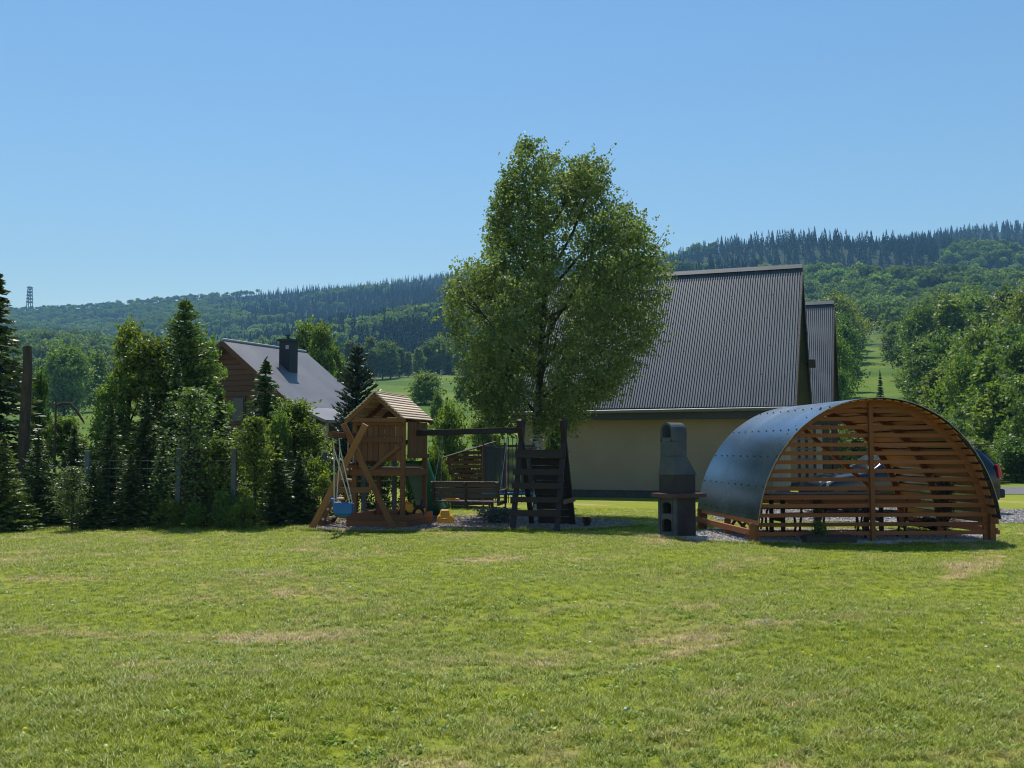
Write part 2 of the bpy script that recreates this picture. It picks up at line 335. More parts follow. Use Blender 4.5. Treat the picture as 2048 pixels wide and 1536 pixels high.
def piece(name, a, b, wd, ht, mat, parent, side=None, roll=0.0):
    """one board: shared unit box, placed by its object matrix"""
    if mat not in UC:
        e = 0.5; V = []; 
        q = 0.06
        # chamfered along the length: octagonal-ish section
        sec = [(-e + q, -e), (e - q, -e), (e, -e + q), (e, e - q), (e - q, e), (-e + q, e), (-e, e - q), (-e, -e + q)]
        V = [(x, y, z) for x in (-e, e) for (y, z) in sec]
        Fc = [(i, (i + 1) % 8, 8 + (i + 1) % 8, 8 + i) for i in range(8)] + [tuple(range(7, -1, -1)), tuple(range(8, 16))]
        me = bpy.data.meshes.new('board_' + mat); me.from_pydata(V, [], Fc); me.materials.append(M[mat]); UC[mat] = me
    a, b = Vector(a), Vector(b); L = rootloc(parent); d = b - a; ln = d.length; d = d / ln
    y = Vector(side) if side is not None else d.cross(Vector((0, 0, 1)))
    if y.length < 1e-3: y = Vector((1, 0, 0))
    y = (y - d * y.dot(d)).normalized()
    if roll: y = Matrix.Rotation(roll, 3, d) @ y
    z = d.cross(y)
    o = link(name, UC[mat], parent); c = (a + b) / 2 - L
    o.matrix_local = Matrix(((d.x * ln, y.x * wd, z.x * ht, c.x), (d.y * ln, y.y * wd, z.y * ht, c.y), (d.z * ln, y.z * wd, z.z * ht, c.z), (0, 0, 0, 1)))
    return o
def lathe(mb, c, prof, n=20, ax=None):
    """profile [(r, t)] round axis ax (default z)"""
    c = Vector(c); ax = Vector(ax or (0, 0, 1)).normalized(); x = ax.orthogonal().normalized(); y = ax.cross(x)
    vs = [c + ax * t + (x * math.cos(2 * math.pi * k / n) + y * math.sin(2 * math.pi * k / n)) * r for (r, t) in prof for k in range(n)]
    fs = [(i * n + k, i * n + (k + 1) % n, (i + 1) * n + (k + 1) % n, (i + 1) * n + k) for i in range(len(prof) - 1) for k in range(n)]
    mb.add(vs, fs)
def prism(mb, prof, o, u, wv, ext):
    """polygon prof [(a,b)] in plane (u,wv) at o, extruded by vector ext"""
    o, u, wv, ext = map(Vector, (o, u, wv, ext)); n = len(prof)
    p = [o + u * a + wv * b for a, b in prof]
    mb.add(p + [q + ext for q in p], [tuple(range(n)), tuple(range(2 * n - 1, n - 1, -1))] + [(i, n + i, n + (i + 1) % n, (i + 1) % n) for i in range(n)])

# ------------------------------------------------------------------ terrain
RIDGE = [(0, 603), (200, 592), (350, 577), (500, 566), (700, 552), (900, 528), (1100, 512), (1350, 497), (1600, 488), (1750, 487), (1900, 472), (2048, 465)]
def terrain(x, y):
    x = np.asarray(x, float); y = np.asarray(y, float)
    az = np.clip(x / np.maximum(y, 60), -0.9, 0.9); px = 1024 + 2000 * az
    sl_ = np.interp(px, [0, 500, 900, 1400, 1700, 2048], [0.082, 0.088, 0.100, 0.11, 0.138, 0.142])
    yf = np.interp(px, [0, 300, 700, 1000, 1500, 1720, 2048], [215, 250, 310, 330, 300, 250, 250])
    t0 = np.maximum(y - 52, 0); f = sl_ * (t0 - 12 * (1 - np.exp(-t0 / 12)))
    zf = sl_ * (yf - 52 - 12)
    ry = np.interp(px, [a for a, b in RIDGE], [b for a, b in RIDGE])
    zr = 1.6 + 1400 * (HOR - ry) / 2000 + np.interp(px, [0, 700, 1500], [-15, -16, -14])
    t = np.clip((y - yf) / (1400 - yf), 0, 1)
    cw = np.interp(px, [300, 800, 1450], [0, .35, 1.0])
    g = (1 - cw) * (0.45 * t + 0.55 * t * t) + cw * (0.78 * t + 0.22 * t * t * (3 - 2 * t))
    und = (np.sin(x * 0.012 + 1.3) * np.cos(y * 0.009 + x * 0.004) + 0.6 * np.sin(x * 0.027 + y * 0.016)) * (7 + 9 * cw) * np.sin(np.pi * t) ** 1
    z = np.where(y < yf, f, zf + (zr - zf) * g + und)
    z = np.where(y > 1400, zr - (y - 1400) * 0.35, z)
    fld = np.clip((y - 60) / 60, 0, 1) * np.clip((yf - y) / 80, 0, 1)
    z = z + fld * (np.sin(x * 0.05 + y * 0.02) * 0.8 + np.sin(y * 0.06 + 1) * 0.9)
    near = np.clip((60 - y) / 20, 0, 1)
    z = z + near * 0.022 * (np.sin(x * 0.9 + 0.7 * y) + np.sin(1.7 * x - 0.6 * y + 2) + np.sin(0.45 * x + 1.3 * y))* np.clip((np.hypot(x*0.6, y-22) - 0) / 8, 0, 1) * np.clip((15.5-y)/3,0,1)
    return z, yf, t
def tz(x, y): return float(terrain(x, y)[0])
def grid_axis(segs):
    out = []
    for a, b, st in segs: out += list(np.arange(a, b, st))
    return np.array(out + [segs[-1][1]])
xs = grid_axis([(-1480, -300, 40), (-300, -60, 12), (-60, -16, 2), (-16, 22, 0.35), (22, 60, 2), (60, 300, 12), (300, 1480, 40)])
ys = grid_axis([(-290, -20, 30), (-20, 2, 1), (2, 17, 0.35), (17, 60, 1), (60, 340, 5), (340, 1450, 18), (1450, 1760, 60)])
X, Y = np.meshgrid(xs, ys); Z, YF, TT = terrain(X, Y)
V = np.stack([X.ravel(), Y.ravel(), Z.ravel()], 1); nx, ny = len(xs), len(ys)
ii, jj = np.meshgrid(np.arange(nx - 1), np.arange(ny - 1)); b0 = (jj * nx + ii).ravel()
Fc = np.stack([b0, b0 + 1, b0 + nx + 1, b0 + nx], 1)
me = raw_mesh('ground', V, Fc, mat=M['ground'], smooth=True)
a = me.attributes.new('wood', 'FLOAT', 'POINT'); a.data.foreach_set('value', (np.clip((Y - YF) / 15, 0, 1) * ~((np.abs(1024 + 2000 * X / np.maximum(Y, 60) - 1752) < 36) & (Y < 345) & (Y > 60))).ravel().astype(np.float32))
g = link('ground', me); props(g, kind='structure')

def sheet(name, pts, z, mat, kind='structure', label=None, wob=0.12, dens=0.35, seed=1):
    """flat patch with a ragged edge on the ground"""
    r = random.Random(seed); P = []
    n = len(pts)
    for i in range(n):
        a, b = Vector(pts[i]), Vector(pts[(i + 1) % n]); k = max(1, int((b - a).length / dens))
        for q in range(k):
            p = a.lerp(b, q / k); P.append((p.x + r.uniform(-wob, wob), p.y + r.uniform(-wob, wob), z))
    me = bpy.data.meshes.new(name); me.from_pydata(P, [], [tuple(range(len(P)))]); me.materials.append(M[mat])
    o = link(name, me); props(o, kind=kind); return o
def G2(px, py): p = gp(px, py); return (p.x, p.y)
PLAYBED = [G2(*p) for p in [(560, 1052), (620, 1062), (760, 1066), (900, 1062), (1050, 1061), (1180, 1061), (1280, 1053), (1260, 1044), (1180, 1038), (1000, 1034), (860, 1032), (700, 1038), (600, 1046)]]
SHBED = [G2(*p) for p in [(1300, 1075), (1395, 1084), (1500, 1089), (1740, 1092), (1990, 1087), (1990, 1070), (1900, 1062), (1740, 1061), (1560, 1060), (1420, 1060), (1390, 1066)]]
DRIVE = [(4.6, 22.6), (9, 21.6), (14, 21.8), (20, 22.2), (40, 23.5), (40, 28.5), (20, 26.9), (13, 26.6), (9, 27.4), (5.0, 27.2)]
sheet('play_gravel_bed', PLAYBED, 0.012, 'gravel_mulch', seed=2)
sheet('shelter_gravel_bed', SHBED, 0.012, 'gravel', seed=3)
sheet('gravel_drive', DRIVE, 0.010, 'gravel', seed=4)
sheet('road', [(14.5, 35.3), (60, 35.6), (60, 42.5), (14, 42.0)], 0.014, 'asphalt', wob=0.04, seed=5)
def inpoly(px, py, poly):
    c = np.zeros(len(px), bool); n = len(poly)
    for i in range(n):
        x1, y1 = poly[i]; x2, y2 = poly[(i + 1) % n]
        if y1 == y2: continue
        k = ((y1 > py) != (y2 > py)) & (px < (x2 - x1) * (py - y1) / (y2 - y1) + x1); c ^= k
    return c

# ------------------------------------------------------------------ scattering (stuff) with geometry nodes
def scatter(name, pts, rotz, scl, idx, templates, tilt=None):
    tc = bpy.data.collections.new(name + '_templates')
    for i, me in enumerate(templates):
        o = bpy.data.objects.new('t%02d_%s' % (i, name), me); tc.objects.link(o)
    me = bpy.data.meshes.new(name); me.vertices.add(len(pts)); me.vertices.foreach_set('co', np.asarray(pts, np.float32).ravel())
    for nm, ty, arr in (('rotz', 'FLOAT', rotz), ('scl', 'FLOAT', scl)):
        a = me.attributes.new(nm, ty, 'POINT'); a.data.foreach_set('value', np.asarray(arr, np.float32))
    a = me.attributes.new('idx', 'INT', 'POINT'); a.data.foreach_set('value', np.asarray(idx, np.int32))
    o = link(name, me); props(o, kind='stuff')
    ng = bpy.data.node_groups.new(name + '_nodes', 'GeometryNodeTree')
    ng.interface.new_socket('Geometry', in_out='INPUT', socket_type='NodeSocketGeometry'); ng.interface.new_socket('Geometry', in_out='OUTPUT', socket_type='NodeSocketGeometry')
    gi = ng.nodes.new('NodeGroupInput'); go = ng.nodes.new('NodeGroupOutput')
    ci = ng.nodes.new('GeometryNodeCollectionInfo'); ci.inputs['Collection'].default_value = tc
    ci.inputs['Separate Children'].default_value = True; ci.inputs['Reset Children'].default_value = True
    ip = ng.nodes.new('GeometryNodeInstanceOnPoints'); ip.inputs['Pick Instance'].default_value = True
    def na(nm, ty):
        n = ng.nodes.new('GeometryNodeInputNamedAttribute'); n.data_type = ty; n.inputs['Name'].default_value = nm; return n.outputs['Attribute']
    cx = ng.nodes.new('ShaderNodeCombineXYZ'); ng.links.new(na('rotz', 'FLOAT'), cx.inputs[2])
    er = ng.nodes.new('FunctionNodeEulerToRotation'); ng.links.new(cx.outputs[0], er.inputs[0])
    ng.links.new(gi.outputs[0], ip.inputs['Points']); ng.links.new(ci.outputs[0], ip.inputs['Instance'])
    ng.links.new(na('idx', 'INT'), ip.inputs['Instance Index']); ng.links.new(er.outputs[0], ip.inputs['Rotation'])
    ng.links.new(na('scl', 'FLOAT'), ip.inputs['Scale']); ng.links.new(ip.outputs[0], go.inputs[0])
    md = o.modifiers.new('scatter', 'NODES'); md.node_group = ng
    return o

def unit(v): return v / np.maximum(np.linalg.norm(v, axis=1, keepdims=True), 1e-6)
def leaves(P, D, size, aspect=0.38, seed=0, tint=None):
    r = np.random.default_rng(seed); n = len(P); D = unit(D)
    q = unit(np.cross(D, unit(r.normal(size=(n, 3))))); s = np.asarray(size).reshape(-1, 1) * np.ones((n, 1))
    a = D * s / 2; b = q * s * aspect
    V = np.stack([P - a, P + b - a * 0.1, P + a, P - b - a * 0.1], 1).reshape(-1, 3)
    Fc = np.arange(4 * n).reshape(n, 4)
    tn = r.random(n) if tint is None else tint
    return V, Fc, np.repeat(tn, 4)
def cat(parts):
    V, Fc, T = [], [], []; b = 0
    for v, f, t in parts: V.append(v); Fc.append(f + b); T.append(t); b += len(v)
    return np.concatenate(V), np.concatenate(Fc), np.concatenate(T)
def mb_mesh(mb, name, mat, smooth=True):
    me = bpy.data.meshes.new(name); me.from_pydata(mb.v, [], mb.f); me.materials.append(M[mat])
    if smooth: me.polygons.foreach_set('use_smooth', [True] * len(me.polygons))
    return me

# --- tree templates: each returns (crown mesh, trunk mesh), base at the origin, height h
def deciduous(name, h, wd, nleaf, leaf, mat, seed, base=0.2, lobes=46, bark='bark', top=0.75, clump=0.17):
    r = np.random.default_rng(seed); C = []
    while len(C) < lobes:
        t = r.random() ** 0.85; z = h * (base + (0.97 - base) * t)
        prof = math.sin(math.pi * min(1, (t * 0.86 + 0.13))) ** 0.6
        if t > top: prof *= 1 - 0.5 * (t - top) / (1 - top)
        a = r.random() * 2 * math.pi; rr = wd / 2 * prof * (0.25 + 0.72 * r.random() ** 0.7) * (0.85 + 0.3 * math.sin(2 * a + seed))
        C.append((rr * math.cos(a), rr * math.sin(a), z))
    C = np.array(C); k = r.integers(0, lobes, nleaf); rc = wd * clump * (0.6 + 0.8 * r.random(lobes))
    d = unit(r.normal(size=(nleaf, 3))); d[:, 2] = np.where(r.random(nleaf) < 0.75, np.abs(d[:, 2]), d[:, 2])
    P = C[k] + d * (rc[k] * (0.55 + 0.5 * r.random(nleaf) ** 0.6))[:, None] * np.array([1.1, 1.1, 0.75])
    tw = r.integers(0, lobes * 7, nleaf); tdir = unit(r.normal(size=(lobes * 7, 3)) + np.array([0, 0, 0.55])); sel = r.random(nleaf) < 0.38
    st = r.random(nleaf); kt = tw // 7; Pt = C[kt] + tdir[tw] * (rc[kt] * (0.5 + 1.15 * st))[:, None]; P = np.where(sel[:, None], Pt, P); k = np.where(sel, kt, k)
    P += r.normal(size=P.shape) * wd * 0.014
    D = unit(r.normal(size=(nleaf, 3)) + d * 0.6 + np.array([0, 0, -0.3]))
    tl = r.random(lobes); tint = np.clip(0.25 * tl[k] + 0.75 * r.random(nleaf), 0, 1)
    V, Fc, T = leaves(P, D, leaf * (0.6 + 0.8 * r.random(nleaf)), 0.42, seed, tint)
    crown = raw_mesh(name + '_crown', V, Fc, T, M[mat])
    mb = MB(); rb = h * 0.014 + 0.03
    bend = [(0, 0, -0.3)] + [(r.normal() * 0.012 * h, r.normal() * 0.012 * h, h * q) for q in (0.15, 0.35, 0.55, 0.75, 0.9)]
    mb.tube(bend, [rb * 1.5, rb * 1.15, rb, rb * 0.75, rb * 0.5, rb * 0.2], 8)
    for j in r.choice(lobes, min(lobes, 20), replace=False):
        c = C[j]; z0 = max(base * 0.7 * h, c[2] - 0.22 * h); z0 = min(z0, h * 0.8)
        mid = (c[0] * 0.5, c[1] * 0.5, (z0 + c[2]) / 2 - 0.01 * h)
        mb.tube([(0, 0, z0), mid, tuple(c)], [rb * 0.42, rb * 0.3, rb * 0.1], 5)
    return crown, mb_mesh(mb, name + '_trunk', bark)
def conifer(name, h, wd, mat, seed, levels=34, per=8, spr=15, leaf=0.14, droop=0.25, low=0.04, gap=0.0, power=0.9, up=0.12):
    r = np.random.default_rng(seed); mb = MB(); mb.tube([(0, 0, -0.3), (0, 0, h * 0.5), (0, 0, h)], [h * 0.013 + 0.025, h * 0.009 + 0.012, 0.012], 7)
    PP, DD, TT_ = [], [], []
    for L in range(levels):
        t = low + (1 - low) * (L + r.random() * 0.6) / levels; z = h * t
        ln0 = wd / 2 * (1 - t) ** power + 0.05
        for b in range(per):
            if r.random() < gap: continue
            a = r.random() * 2 * math.pi; ln = ln0 * (0.68 + 0.45 * r.random())
            m = max(4, int(spr * (0.35 + 0.65 * ln / (wd / 2)))); s = (np.arange(m) + r.random(m)) / m
            x = s * ln; zz = z - droop * x + up * x * s
            out = np.array([math.cos(a), math.sin(a), -droop + 2 * up * 0.5]); lat = np.array([-math.sin(a), math.cos(a), 0])
            wside = (0.22 * ln) * (1 - 0.65 * s) * r.uniform(-1, 1, m)
            P = np.stack([x * math.cos(a), x * math.sin(a), zz], 1) + lat * wside[:, None]
            P[:, 2] -= np.abs(wside) * 0.25 + r.random(m) * 0.03 * wd
            D = out + lat * np.sign(wside)[:, None] * (0.7 + 0.3 * r.random((m, 1))) + r.normal(size=(m, 3)) * 0.22
            PP.append(P); DD.append(D); TT_.append(np.clip(0.15 + 0.6 * s ** 2 + 0.3 * r.random(m), 0, 1))
            if L % 3 == 0 and b % 2 == 0: mb.tube([(0, 0, z), (ln * math.cos(a) * 0.9, ln * math.sin(a) * 0.9, z - droop * ln * 0.9 + up * ln * 0.8)], [0.012 + h * 0.002, 0.004], 4, False)
    P = np.concatenate(PP); D = np.concatenate(DD); T = np.concatenate(TT_); n = len(P)
    sz = leaf * (0.8 + 0.8 * r.random(n)) * (0.55 + 0.45 * (1 - P[:, 2] / h))
    V, Fc, T = leaves(P, D, sz, 0.22, seed, T)
    # leader shoot
    q = np.arange(16) / 16; LP = np.stack([r.normal(size=16) * 0.012 * wd, r.normal(size=16) * 0.012 * wd, h * (0.93 + 0.09 * q)], 1)
    V2, F2, T2 = leaves(LP, np.tile([0, 0, 1.0], (16, 1)) + r.normal(size=(16, 3)) * 0.35, leaf * 0.8, 0.2, seed, np.full(16, 0.5))
    V, Fc, T = cat([(V, Fc, T), (V2, F2, T2)])
    return raw_mesh(name + '_crown', V, Fc, T, M[mat]), mb_mesh(mb, name + '_trunk', 'bark')
def sapling(name, h, wd, nb, per, leaf, mat, seed, bark='bark', base=0.12, rise=0.9, wind=(0, 0)):
    """slender tree of ascending twigs with leaves set along them"""
    r = np.random.default_rng(seed); mb = MB(); mb.tube([(0, 0, -0.2), (0.01 * h, 0, h * 0.5), (wind[0] * 0.1, wind[1] * 0.1, h * 0.98)], [0.012 * h + 0.008, 0.008 * h + 0.005, 0.004], 6)
    PP, DD = [], []
    for b in range(nb):
        t = base + (0.98 - base) * r.random() ** 0.9; a = r.random() * 2 * math.pi
        env = wd / 2 * math.sin(math.pi * min(1, 0.15 + 0.85 * t)) ** 0.7 + 0.04 * wd
        ln = env * (0.55 + 0.6 * r.random()); s = r.random(per) ** 0.7
        x = s * ln; z = h * t + rise * x * (0.6 + 0.5 * r.random()) - 0.15 * x * x / max(wd, .1)
        P = np.stack([x * math.cos(a), x * math.sin(a), z], 1) + r.normal(size=(per, 3)) * 0.05 * wd
        P[:, 0] += wind[0] * s * 0.3; PP.append(P)
        DD.append(r.normal(size=(per, 3)) + np.array([math.cos(a), math.sin(a), -0.4]) * 0.7)
        if b % 3 == 0: mb.tube([(0, 0, h * t), (ln * math.cos(a), ln * math.sin(a), h * t + rise * ln * 0.8)], [0.006 + 0.002 * h, 0.003], 4, False)
    P = np.concatenate(PP); D = np.concatenate(DD); n = len(P)
    k = P[:, 2] < h * 1.02; P, D = P[k], D[k]; n = len(P)
    V, Fc, T = leaves(P, D, leaf * (0.6 + 0.8 * r.random(n)), 0.42, seed)
    return raw_mesh(name + '_crown', V, Fc, T, M[mat]), mb_mesh(mb, name + '_trunk', bark)

TPL = {}
TPL['dec_a'] = (*deciduous('dec_a', 10, 7.5, 11000, 0.30, 'leaf_mid', 11), 10, 7.5)
TPL['dec_b'] = (*deciduous('dec_b', 10, 6.2, 11000, 0.30, 'leaf_mid', 12, base=0.12, lobes=60), 10, 6.2)
TPL['dec_c'] = (*deciduous('dec_c', 10, 8.8, 11000, 0.30, 'leaf_bright', 13, base=0.18, lobes=55), 10, 8.8)
TPL['dec_d'] = (*deciduous('dec_d', 10, 4.6, 11000, 0.30, 'leaf_bright', 14, base=0.1, lobes=60, top=0.6), 10, 4.6)
TPL['bush_a'] = (*deciduous('bush_a', 10, 11, 13000, 0.42, 'leaf_mid', 15, base=0.02, lobes=40), 10, 11)
TPL['bush_b'] = (*deciduous('bush_b', 10, 9, 13000, 0.36, 'leaf_bright', 16, base=0.02, lobes=44), 10, 9)
TPL['hedge_a'] = (*deciduous('hedge_a', 4, 2.2, 17000, 0.075, 'leaf_mid', 17, base=0.05, lobes=46, top=0.5, clump=0.16), 4, 2.2)
TPL['hedge_b'] = (*deciduous('hedge_b', 4, 1.9, 15000, 0.07, 'leaf_bright', 18, base=0.05, lobes=44, top=0.5, clump=0.16), 4, 1.9)
TPL['shrub_a'] = (*deciduous('shrub_a', 1.5, 1.3, 7000, 0.06, 'leaf_bright', 19, base=0.03, lobes=40), 1.5, 1.3)
TPL['shrub_b'] = (*deciduous('shrub_b', 1.5, 1.2, 6000, 0.06, 'leaf_mid', 20, base=0.03, lobes=40), 1.5, 1.2)
TPL['copper'] = (*sapling('copper', 1.3, 0.7, 150, 22, 0.05, 'leaf_copper', 21, rise=1.5), 1.3, 0.7)
TPL['grey'] = (*sapling('grey', 0.4, 0.9, 200, 14, 0.04, 'leaf_grey', 22, rise=0.5, base=0.02), 0.4, 0.9)
TPL['young_birch'] = (*sapling('young_birch', 2.9, 1.2, 240, 15, 0.055, 'leaf_pale', 23, rise=0.9), 2.9, 1.2)
TPL['young_tree'] = (*sapling('young_tree', 2.2, 0.8, 170, 16, 0.06, 'leaf_bright', 24, rise=1.1, base=0.3), 2.2, 0.8)
TPL['spruce_a'] = (*conifer('spruce_a', 4, 2.2, 'needle', 31, levels=44, per=11, spr=24, leaf=0.13), 4, 2.2)
TPL['spruce_b'] = (*conifer('spruce_b', 4, 1.9, 'needle', 32, levels=38, per=10, spr=22, leaf=0.12, droop=0.1, up=0.25), 4, 1.9)
TPL['spruce_light'] = (*conifer('spruce_light', 4, 2.2, 'needle_light', 33, levels=40, per=10, spr=22, leaf=0.13, droop=0.15), 4, 2.2)
TPL['larch'] = (*conifer('larch', 5, 2.8, 'needle_light', 34, levels=60, per=13, spr=34, leaf=0.11, droop=-0.3, up=0.0, power=0.65), 5, 2.8)
TPL['pine'] = (*conifer('pine', 5, 2.3, 'needle_blue', 35, levels=30, per=14, spr=40, leaf=0.17, droop=-0.5, up=0.1, power=0.6, gap=0.1, low=0.15), 5, 2.3)
TPL['con_far'] = (*conifer('con_far', 15, 6.0, 'needle', 36, levels=46, per=11, spr=18, leaf=0.6), 15, 5.5)

def plant(kind, name, px, Yd, ytop=None, hgt=None, wpx=None, label='', cat_='tree', group=None, rot=None, x=None):
    cr, tr, h0, w0 = TPL[kind]
    X_ = x if x is not None else (px - 1024) / F * Yd
    z0 = tz(X_, Yd)
    if hgt is None: hgt = (CAMZ + (HOR - ytop) / F * Yd) - z0
    s = hgt / h0; sw = (wpx / F * Yd) / w0 if wpx else s
    o = thing(name, (X_, Yd, z0 - 0.02), label, cat_, group)
    o.rotation_euler.z = rot if rot is not None else random.uniform(0, 6.28)
    o.scale = (sw, sw, s)
    link('crown', cr, o); link('trunk', tr, o)
    return o

# ------------------------------------------------------------------ forest on the mountain (one mass)
def far_templates():
    T = []
    for i in range(3):   # conifers, pointed, a little ragged
        r = np.random.default_rng(50 + i); P, D = [], []
        n = 260; t = r.random(n) ** 0.8; h = 20; a = r.random(n) * 6.283
        rad = (3.1 - 0.3 * i) * (1 - t) ** 0.85 * (0.75 + 0.3 * r.random(n)) + 0.15
        P = np.stack([rad * np.cos(a), rad * np.sin(a), 1.0 + t * (h - 1)], 1); D = np.stack([np.cos(a), np.sin(a), -0.45 + 0 * a], 1) + r.normal(size=(n, 3)) * 0.25
        V, Fc, Tn = leaves(P, D, 1.9 * (1.15 - 0.7 * t), 0.36, i, np.clip(0.2 + 0.8 * r.random(n), 0, 1))
        P2 = np.array([[0, 0, h * (0.92 + 0.03 * k)] for k in range(5)]); V2, F2, T2 = leaves(P2, np.tile([0.0, 0, 1], (5, 1)) + r.normal(size=(5, 3)) * 0.1, 1.8, 0.25, i)
        V, Fc, Tn = cat([(V, Fc, Tn), (V2, F2, T2)])
        T.append(raw_mesh('far_conifer', V, Fc, Tn, M['far_con']))
    for i in range(4):   # broadleaf crowns
        r = np.random.default_rng(60 + i); n = 620; L = 13
        C = np.stack([r.normal(size=L) * 2.3, r.normal(size=L) * 2.3, 8 + r.random(L) * 4.5], 1); C[:, 2] -= 0.25 * np.hypot(C[:, 0], C[:, 1])
        k = r.integers(0, L, n); d = unit(r.normal(size=(n, 3))); d[:, 2] = np.where(r.random(n) < .8, np.abs(d[:, 2]), d[:, 2])
        P = C[k] + d * (1.7 + 0.5 * r.random((n, 1))) * np.array([1, 1, .85]); P[:, 2] = np.maximum(P[:, 2], 1 + 3 * r.random(n))
        tl = r.random(L)
        V, Fc, Tn = leaves(P, d + r.normal(size=(n, 3)) * 0.9, 1.25 * (0.7 + 0.6 * r.random(n)), 0.42, i, np.clip(.3 * tl[k] + .7 * r.random(n), 0, 1))
        T.append(raw_mesh('far_broadleaf', V, Fc, Tn, M['far_dec']))
    return T
def vnoise(x, y, s, seed):
    r = np.random.default_rng(seed); out = 0
    for k in range(5):
        a = r.random() * 6.28; f = s * (0.7 + r.random() * 1.1); out = out + np.sin((x * np.cos(a) + y * np.sin(a)) * f + r.random() * 6.28)
    return out / 5
def forest():
    pts = []
    y = 215.0
    while y < 1440:
        st = 7.4 + (y - 215) * 0.0014; half = 0.56 * y + 12
        xx = np.arange(-half, half, st); pts.append(np.stack([xx + rng.uniform(-.45, .45, len(xx)) * st, y + rng.uniform(-.45, .45, len(xx)) * st], 1)); y += st * 0.95
    P = np.concatenate(pts); x, yv = P[:, 0], P[:, 1]; z, yf, t = terrain(x, yv)
    px = 1024 + 2000 * x / yv
    n1 = vnoise(x, yv, 0.018, 1); n2 = vnoise(x, yv, 0.045, 2)
    # clear meadow strip on the right, fields in the middle and on the left
    strip = (np.abs(px - (1752 - (yv - 110) * 0.02)) < 30 + 9 * n2) & (yv < 345) & (px > 1660)
    keep = (yv > yf + 6 + 6 * n2) & ~strip
    pc = np.interp(px, [0, 300, 480, 620, 1050, 1350, 1650, 1750, 2048], [.12, .22, .45, .82, .85, .8, .55, .5, .5])
    # bands by height on the slope
    pc = np.where((px < 620) & (t > .012) & (t < .085 + .02 * n2), .95, pc)
    pc = np.where((px >= 560) & (px < 1400) & (t > .24) & (t < .5), .60, pc)
    pc = np.where((px >= 560) & (px < 1500) & (t < .03), .3, pc)
    pc = np.where((px >= 600) & (px < 1500) & (t > .03) & (t < .24), .97, pc)
    tl = np.interp(px, [1350, 1600, 1750, 2048], [.22, .30, .40, .44])
    pc = np.where(px > 1450, np.where(t > tl + 0.1 * n2, .97, .10), pc)
    con = (n1 * 0.9 + n2 * 0.5 + rng.normal(size=len(x)) * 0.22) * 0.5 + pc > 0.5
    idx = np.where(con, rng.integers(0, 3, len(x)), rng.integers(3, 7, len(x)))
    scl = np.where(con, rng.uniform(.42, .95, len(x)) * (1 - .12 * n2), rng.uniform(.7, 1.3, len(x)))
    scl *= np.interp(t, [0, .06, .22, .6, 1], [.48, .6, 1.0, .85, .56])
    k = keep
    scatter('hill_forest', np.stack([x[k], yv[k], z[k] - 0.5], 1), rng.random(k.sum()) * 6.28, scl[k], idx[k], far_templates())
forest()
# ------------------------------------------------------------------ lookout tower on the ridge
def lookout():
    Yt = 1370; X_ = (52 - 1024) / F * Yt; zt = CAMZ + (HOR - 571) / F * Yt; zb = tz(X_, Yt) - 1; H = zt - zb; c = Vector((X_, Yt, zb))
    t = thing('lookout_tower', c, 'distant lookout tower standing on the forested ridge at far left', 'tower')
    def q(a, b, h): return c + Vector((a, b, h))
    for sx in (-1, 1):
        for sy in (-1, 1): MB().beam(q(2.9 * sx, 2.9 * sy, 0), q(2.1 * sx, 2.1 * sy, H - 4), .8, .8).build('leg', 'wood_dark', t)
    fl = 5
    for i in range(fl):
        z = H - 4 - i * 4.6; hw = 2.5 + 0.2 * i
        if z < 4: break
        m = MB(); m.box(q(-hw - .4, -hw - .4, z), (2 * hw + .8, 0, 0), (0, 2 * hw + .8, 0), (0, 0, .5)); m.build('platform', 'wood_dark', t)
        r_ = MB()
        for s in (-1, 1):
            r_.beam(q(-hw, s * hw, z + 1.6), q(hw, s * hw, z + 1.6), .35, .5); r_.beam(q(s * hw, -hw, z + 1.6), q(s * hw, hw, z + 1.6), .35, .5)
        r_.build('railing', 'wood_dark', t)
        MB().beam(q(-hw, -hw, z - 4), q(hw, -hw, z), .5, .5).build('brace', 'wood_dark', t)
    m = MB(); m.hexa([q(-3.6, -3.6, H - 1.6), q(3.6, -3.6, H - 1.6), q(3.6, 3.6, H - 1.6), q(-3.6, 3.6, H - 1.6), q(-1.8, -1.8, H), q(1.8, -1.8, H), q(1.8, 1.8, H), q(-1.8, 1.8, H)]); m.build('roof', 'wood_dark', t)
lookout()

